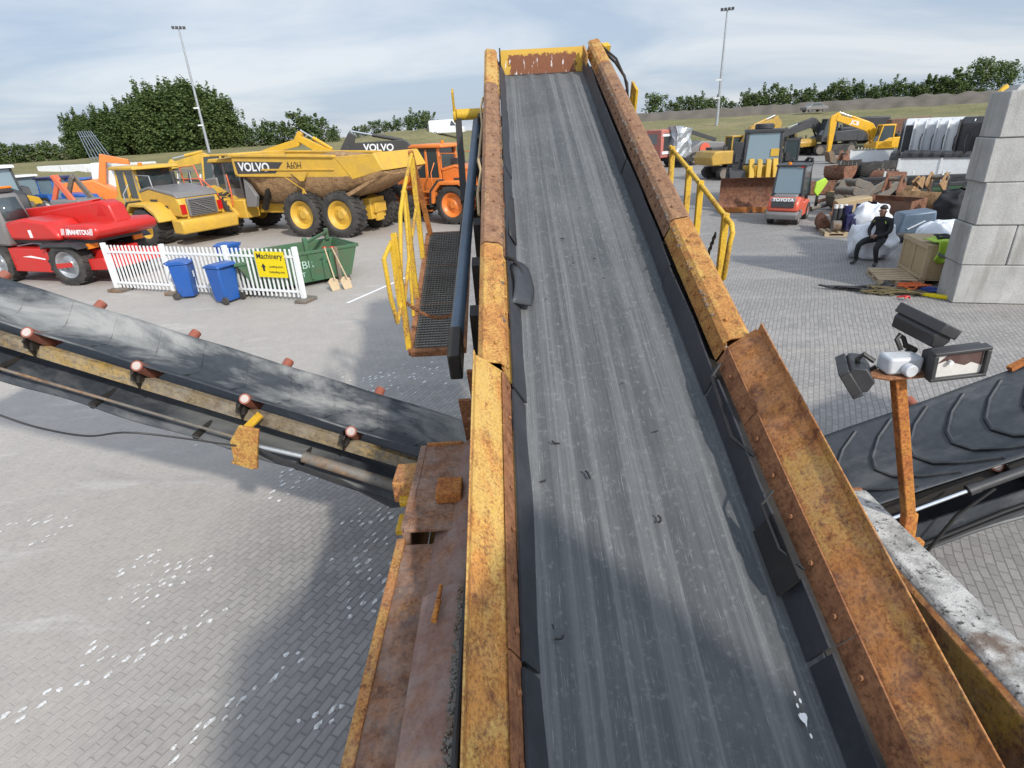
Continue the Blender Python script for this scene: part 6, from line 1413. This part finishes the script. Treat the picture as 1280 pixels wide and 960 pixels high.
for i_, (px_, py_, ln, an, mt_, lb_) in enumerate(((1030, 262, 1.6, 20, 'rust_grey', 'long greyish steel tube lying behind the blue pump'), (1040, 255, 1.3, -35, 'rust_bucket', 'rusty steel tube lying across the heap near the forklift'), (1128, 262, 1.8, 60, 'dark_steel', 'dark steel tube leaning on the big rust brown bucket'), (1090, 280, 1.1, 10, 'rust_bucket', 'short rusty tube behind the slumped big bag'), (1052, 243, 1.5, -10, 'bed_brown', 'muddy brown steel tube in front of the ditching buckets'), (1150, 286, 1.4, -40, 'rust_grey', 'grey tube between the dark grey tank and the black cover'))):
    o_ = MB().cyl((-ln / 2, 0, .09), (ln / 2, 0, .09 + rg_.uniform(.1, .5)), .075, n=14).cyl((-ln / 2, 0, .09), (-ln / 2 + .08, 0, .09), .11, n=14).build('steel_tube', mt_, None, TRS(at(px_, py_), R(an))); tag(o_, lb_, 'steel tube', 'steel tubes in the scrap heap')
digger_bucket('narrow grey trenching bucket standing left of the grey linkages', at(1050, 262), R(190), .5, .75, mt='rust_grey')
digger_bucket('toothed brown digger bucket lying behind the dark racks', at(1160, 246), R(120), 1.3, .9, tilt=R(-60))
digger_bucket('small dark trenching bucket between the rust brown bucket and the racks', at(1130, 254), R(20), .6, .8, mt='bed_brown', tilt=R(25))
# straps, cables and a yellow plank on the ground in front of the wall
def squiggle(name, label, px, py, n, r, mt, sx, sy, seed, cat, flat=True):
    rg = random.Random(seed); pts = []
    for k in range(n): pts.append(Vector((rg.gauss(0, sx), rg.gauss(0, sy), rg.uniform(.02, .12))))
    sm = []
    for i in range(len(pts) - 1):
        for t in (0, .25, .5, .75):
            p0, p1, p2, p3 = pts[max(0, i - 1)], pts[i], pts[i + 1], pts[min(len(pts) - 1, i + 2)]
            q = .5 * ((2 * p1) + (p2 - p0) * t + (2 * p0 - 5 * p1 + 4 * p2 - p3) * t * t + (3 * p1 - p0 - 3 * p2 + p3) * t ** 3); q.z = max(r + .002, q.z); sm.append(q)
    o = MB().tube(sm, r, 6).build(name, mt, None, TRS(at(px, py), R(-20)), smooth=70); return tag(o, label, cat)
M['olive'] = plain('olive_webbing', (.11, .085, .035), .8); M['strap_orange'] = plain('orange_webbing', (.65, .12, .02), .7); M['strap_blue'] = plain('blue_webbing', (.03, .07, .28), .7)
squiggle('hose_bundle', 'tangle of black hose lying on the paving left of the straps', 1083, 363, 34, .020, 'cable', .36, .12, 1, 'hose')
squiggle('lashing_strap', 'tangle of olive lashing straps on the paving in front of the pallet', 1118, 369, 36, .020, 'olive', .30, .14, 2, 'strap')
squiggle('lashing_strap', 'orange lashing strap in a heap near the wall foot', 1140, 361, 22, .022, 'strap_orange', .18, .14, 3, 'strap')
squiggle('lashing_strap', 'blue lashing strap beside the wall foot', 1166, 365, 22, .022, 'strap_blue', .24, .10, 4, 'strap')
squiggle('red_tie', 'small red strap end at the front of the strap heap', 1132, 375, 8, .018, 'p_red', .10, .05, 6, 'strap')
plk = thing('lifting_beam', 'yellow and green striped lifting beam lying near the wall foot', 'beam', at(1162, 371), R(-52)); MB().box(-.55, .5, -.06, .06, .01, .08).build('beam', 'p_sign', plk, bev=.01); MB().box(-.6, .62, .07, .17, .01, .06).build('webbing', 'olive', plk)
MB().box(.52, .72, -.05, .05, .01, .06).build('end_plate', 'galv', plk)
# ---------------------------------------------------------------- man sitting on the big bag
def skinned(verts, edges, radii, root=0, sub=2):
    me = bpy.data.meshes.new('tmp'); me.from_pydata([Vector(v) for v in verts], edges, []); o = bpy.data.objects.new('tmp', me); COL.objects.link(o)
    sk = o.modifiers.new('s', 'SKIN'); sk.use_smooth_shade = True; sb = o.modifiers.new('d', 'SUBSURF'); sb.levels = sub; sb.render_levels = sub
    for i, r in enumerate(radii):
        d = me.skin_vertices[0].data[i]; rr = r if isinstance(r, tuple) else (r, r); d.radius = rr; d.use_root = (i == root)
    dg = bpy.context.evaluated_depsgraph_get(); out = bpy.data.meshes.new_from_object(o.evaluated_get(dg)); bpy.data.objects.remove(o); bpy.data.meshes.remove(me); return out
face_v = Vector((-.80, -.42, 0)).normalized(); pl = G(1081, 332) - face_v * .34; face = math.atan2(face_v.y, face_v.x)
man = thing('person', 'man in dark work clothes sitting on the white big bag, hands in lap', 'person', pl, face)
# local: x the way he faces, y to his left, z up
V = [(-.10, 0, .68), (-.12, 0, .84), (-.10, 0, 1.00), (-.05, 0, 1.15), (-.02, 0, 1.24), (.01, 0, 1.31), (.03, 0, 1.40), (.02, 0, 1.48)]
Rd = [(.165, .135), (.155, .125), (.165, .125), (.135, .095), .058, (.072, .082), (.086, .098), (.07, .08)]
E = [(i, i + 1) for i in range(7)]
def add(ch, start, rad):
    p = start
    for v, r in zip(ch, rad): V.append(v); Rd.append(r); E.append((p, len(V) - 1)); p = len(V) - 1
    return p
add([(-.04, -.12, .66), (.20, -.22, .62), (.36, -.27, .52), (.37, -.28, .32), (.33, -.28, .11), (.37, -.29, .05), (.50, -.32, .04)], 0, [.11, .095, .076, .064, .050, .05, (.046, .036)])
add([(-.04, .12, .66), (.17, .16, .60), (.31, .18, .47), (.27, .19, .29), (.20, .20, .10), (.24, .21, .05), (.37, .24, .04)], 0, [.11, .095, .076, .064, .050, .05, (.046, .036)])
hands = []
for s in (-1, 1):
    h = add([(-.05, s * .18, 1.17), (-.06, s * .25, 1.02), (.00, s * .27, .89), (.13, s * .18, .80), (.20, s * .09, .775), (.225, s * .05, .77)], 3, [.078, .062, .054, .046, .032, (.038, .022)])
    for k in range(4): add([(.25 + .01 * (1 - abs(k - 1.2)), s * (.03 - k * .018), .785 - k * .016), (.27, s * (-.005 - k * .016), .765 - k * .018)], h, [.010, .009])
    add([(.215, s * .02, .81), (.24, s * -.01, .815)], h, [.012, .010])
HX, HZ = .295, -.232                       # head offset against the standing layout used for the face below
me = skinned(V, E, Rd)
me.materials.clear(); 
for k in ('black_cloth', 'skin', 'p_dark'): me.materials.append(M[k])
for p in me.polygons:
    c = p.center
    p.material_index = 1 if (c.z > 1.262 or (.195 < c.x < .30 and .70 < c.z < .84 and abs(c.y) < .085)) else 2 if c.z < .10 else 0
me.shade_smooth(); bd = link('body', me, man)
HF = WORLD[man.name] @ Matrix.Translation((HX, 0, HZ))
hair = MB()
def fhair(u, v):
    a = u * 2 * math.pi; t = v * R(88); r = .105 + .008 * mnoise.noise(Vector((math.cos(a) * 4, math.sin(a) * 4, t * 4)))
    return Vector((-.285 + r * .98 * math.cos(a) * math.sin(t) - (.012 if math.cos(a) > .3 and v > .8 else 0), r * .90 * math.sin(a) * math.sin(t), 1.685 + r * 1.0 * math.cos(t)))
hair.grid(fhair, 24, 10).build('hair', 'hair', man, HF, smooth=80, solid=.008)
for s in (-1, 1):
    MB().lathe([(.001, -.013), (.012, 0), (.001, .013)], 10, mat=Matrix.Translation((-.168, s * .032, 1.632))).build('eye', 'hair', man, HF)
    MB().box(-.178, -.168, s * .032 - .02, s * .032 + .02, 1.652, 1.660).build('eyebrow', 'hair', man, HF)
    MB().lathe([(.001, -.01), (.022, -.006), (.022, .006), (.001, .01)], 12, mat=Matrix.Translation((-.265, s * .098, 1.625))).build('ear', 'skin', man, HF)
MB().prism([(-.172, 1.635), (-.142, 1.597), (-.172, 1.59)], -.014, .014).build('nose', 'skin', man, HF, bev=.006)
MB().box(-.178, -.168, -.024, .024, 1.565, 1.572).build('mouth', 'maroon', man, HF)
for s in (-1, 1): MB().bar((-.24, s * .135, 1.385), (-.215, s * .165, 1.33), .014, .008).build('green_piping', 'p_lime', man, HF)
MB().tube([(-.305, .085, 1.43), (-.25, .05, 1.43), (-.235, 0, 1.425), (-.25, -.05, 1.43), (-.305, -.085, 1.43), (-.36, -.05, 1.44), (-.375, 0, 1.445), (-.36, .05, 1.44), (-.305, .085, 1.43)], .018).build('collar', 'black_cloth', man, HF)

# ---------------------------------------------------------------- crowded machines at the far left
def tractor(label, loc, rot, body, roof, sc=1.0, cat='tractor'):
    o = thing('tractor', label, cat, loc, rot)
    if sc != 1: WORLD[o.name] = WORLD[o.name] @ Matrix.Scale(sc, 4); o.matrix_basis = WORLD[o.name]
    for s in (-1, 1):
        wheel(o, 0, s * .85, .85, .5, 'p_white', nl=18); wheel(o, 2.5, s * .8, .6, .4, 'p_white', nl=16)
    MB().prism([(.7, .9), (.7, 1.75), (2.9, 1.6), (3.1, 1.3), (3.1, .8)], -.42, .42).build('bonnet', body, o, bev=.08)
    MB().box(-.5, 2.9, -.3, .3, .6, 1.0).build('frame', 'p_dark', o)
    cab = MB()
    for x, x2 in ((-.75, -.65), (.8, .62)):
        for s in (-1, 1): cab.bar((x, s * .72, 1.2), (x2, s * .64, 2.62), .09, .09, (0, 1, 0))
    cab.box(-.8, .85, -.75, .75, 1.0, 1.45); cb = cab.build('cab', body if body != 'p_white' else 'p_dark', o, bev=.02)
    MB().prism([(-.9, 2.6), (-.85, 2.74), (.75, 2.74), (.9, 2.6)], -.8, .8).build('cab_roof', roof, cb, bev=.05)
    MB().prism([(-.7, 1.45), (-.62, 2.6), (.6, 2.6), (.74, 1.45)], -.68, .68).build('cab_glass', 'glass_blue', cb)
    for s in (-1, 1): MB().prism([(.75, 1.1), (.5, 1.7), (-.5, 1.75), (-.85, 1.3), (-.6, 1.55), (.4, 1.55)], s * .6, s * 1.12).build('fender', body, o)
    return o
tractor('white roofed tractor with large cab at the left edge behind the telehandler', G(15, 282), R(-40), 'p_dark', 'p_white', 1.2)
tractor('blue tractor with dark windows behind the red telehandler', G(86, 275), R(-20), 'p_blue', 'p_navy', .92)
tractor('small white cabbed tractor left of the blue tractor', G(42, 272), R(150), 'p_white', 'p_white', .95)
tractor('second blue tractor squeezed behind the grey loader arm', G(112, 272), R(200), 'p_blue', 'p_blue', .85)
tr = thing('box_lorry', 'white box lorry parked in front of the left grass bank', 'lorry', G(95, 228), R(-14))
WORLD[tr.name] = WORLD[tr.name] @ Matrix.Scale(.62, 4); tr.matrix_basis = WORLD[tr.name]
MB().box(-7.5, 5.0, -1.2, 1.2, 1.0, 3.5).build('box_body', 'p_white', tr, bev=.05); MB().prism([(5.3, .7), (5.3, 3.0), (6.6, 3.0), (7.1, 2.0), (7.1, .7)], -1.1, 1.1).build('cab', 'p_white', tr, bev=.1); MB().box(-7.3, 5.2, -.5, .5, .65, 1.0).build('frame', 'p_dark', tr)
for x in (-5.5, -4.2, 5.9):
    for s in (-1, 1): wheel(tr, x, s * 1.0, .5, .32, 'p_grey', lug=False)
MB().box(-1.5, -1.42, -1.215, -1.2, 1.0, 3.5).build('seam', 'p_grey', tr)
tr2 = thing('lorry_trailer', 'long white trailer parked beside the box lorry at left', 'trailer', G(172, 222), R(-12))
WORLD[tr2.name] = WORLD[tr2.name] @ Matrix.Scale(.55, 4); tr2.matrix_basis = WORLD[tr2.name]
MB().box(-5.5, 5.5, -1.2, 1.2, 1.1, 3.6).build('box_body', 'p_white', tr2, bev=.04); MB().box(-5.4, 5.4, -.5, .5, .7, 1.1).build('frame', 'p_dark', tr2)
for x in (-4.2, -3.0, 3.5):
    for s in (-1, 1): wheel(tr2, x, s * 1.0, .5, .32, 'p_grey', lug=False)
lar = thing('grey_loader', 'grey and red loader with raised scissor arms behind the telehandler boom', 'loader', G(106, 284), R(160))
MB().box(-1.2, 1.0, -.7, .7, .5, 1.5).build('body', 'p_grey', lar, bev=.08)
for s in (-1, 1):
    MB().prism([(-.9, 1.3), (.2, 2.75), (.45, 2.7), (.3, 2.4), (-.55, 1.2)], s * .45, s * .58).prism([(.2, 2.75), (1.5, 1.1), (1.3, .95), (.05, 2.5)], s * .3, s * .42).build('lift_arm', 'rust_grey' if s < 0 else 'p_orange2', lar, bev=.02)
    wheel(lar, -.8, s * .75, .5, .35, 'p_grey', nl=14); wheel(lar, .9, s * .75, .5, .35, 'p_grey', nl=14)
MB().box(-.3, .1, -.72, -.70, 1.05, 1.4).build('plate', 'p_cat', lar)
orx = thing('orange_excavator', 'orange and white excavator partly hidden left of the yellow wheel loader', 'excavator', G(133, 270), R(20))
MB().prism([(-1.7, .9), (-1.7, 2.1), (.2, 2.2), (1.2, 1.5), (1.2, .9)], -1.0, 1.0).build('house', 'p_orange', orx, bev=.08); MB().prism([(-.2, 1.8), (.0, 3.1), (.9, 3.1), (1.2, 1.6)], .1, 1.0).build('cab', 'p_white', orx, bev=.06); MB().prism([(.05, 2.0), (.1, 2.95), (.85, 2.95), (1.05, 2.0)], .98, 1.01).build('window', 'glass_blue', orx)
MB().prism([(.2, 1.8), (.8, 3.6), (2.2, 3.2), (2.2, 2.9), (1.0, 3.1), (.6, 1.7)], -.5, -.2).build('boom', 'p_orange', orx, bev=.03)
for s in (-1, 1): MB().prism([(-1.5, .3), (-1.3, .05), (1.3, .05), (1.5, .3), (1.3, .75), (-1.3, .75)], s * .6, s * 1.05).build('track', 'tyre', orx, bev=.05)
yb = thing('yellow_coupler', 'worn yellow machine arm with a rust coupler between the tractors', 'machine part', G(52, 284), R(60))
MB().prism([(-.5, 0), (-.6, 1.4), (-.2, 1.75), (.3, 1.6), (.5, 1.1), (.4, 0)], -.3, .3).build('bracket', 'mach_yellow', yb, bev=.04); MB().cyl((-.2, -.4, 1.3), (-.2, .4, 1.3), .16).build('pin', 'rust_grey', yb)
fr = thing('white_frame_machine', 'white and black machine frame between the yellow loader and the dump truck', 'machine', G(232, 262), R(-10))
for k in range(5): MB().bar((-1.6 + k * .75, -.3, 0), (-1.4 + k * .75, .2, 2.9 - .2 * k), .11, .11, (0, 1, 0)).build('post', 'p_white' if k % 2 == 0 else 'p_dark', fr)
for z in (1.2, 2.0, 2.6): MB().bar((-1.7, 0, z), (1.7, 0, z - .3), .14, .10).build('beam', 'p_dark' if z != 2.6 else 'p_grey', fr)
MB().box(-1.5, 1.4, -.3, .5, .3, 1.6).build('body', 'p_grey', fr, bev=.06)
rk = thing('pole_rack', 'bundle of grey steel poles leaning in front of the dense wood', 'pole rack', Vector((PY(127, 195, 92).x, 92, 2.5)), R(0))
for k in range(7):
    MB().bar((-1.6 + k * .55, 0, -.8), (-2.9 + k * .33, .8, 3.9), .08, .08, (0, 1, 0)).build('pole', 'solar', rk)
for z in (.3, 3.2): MB().bar((-1.9 - z * .28, .2 + z * .18, z), (1.7 - z * .62, .2 + z * .18, z), .06, .06).build('brace', 'solar', rk)
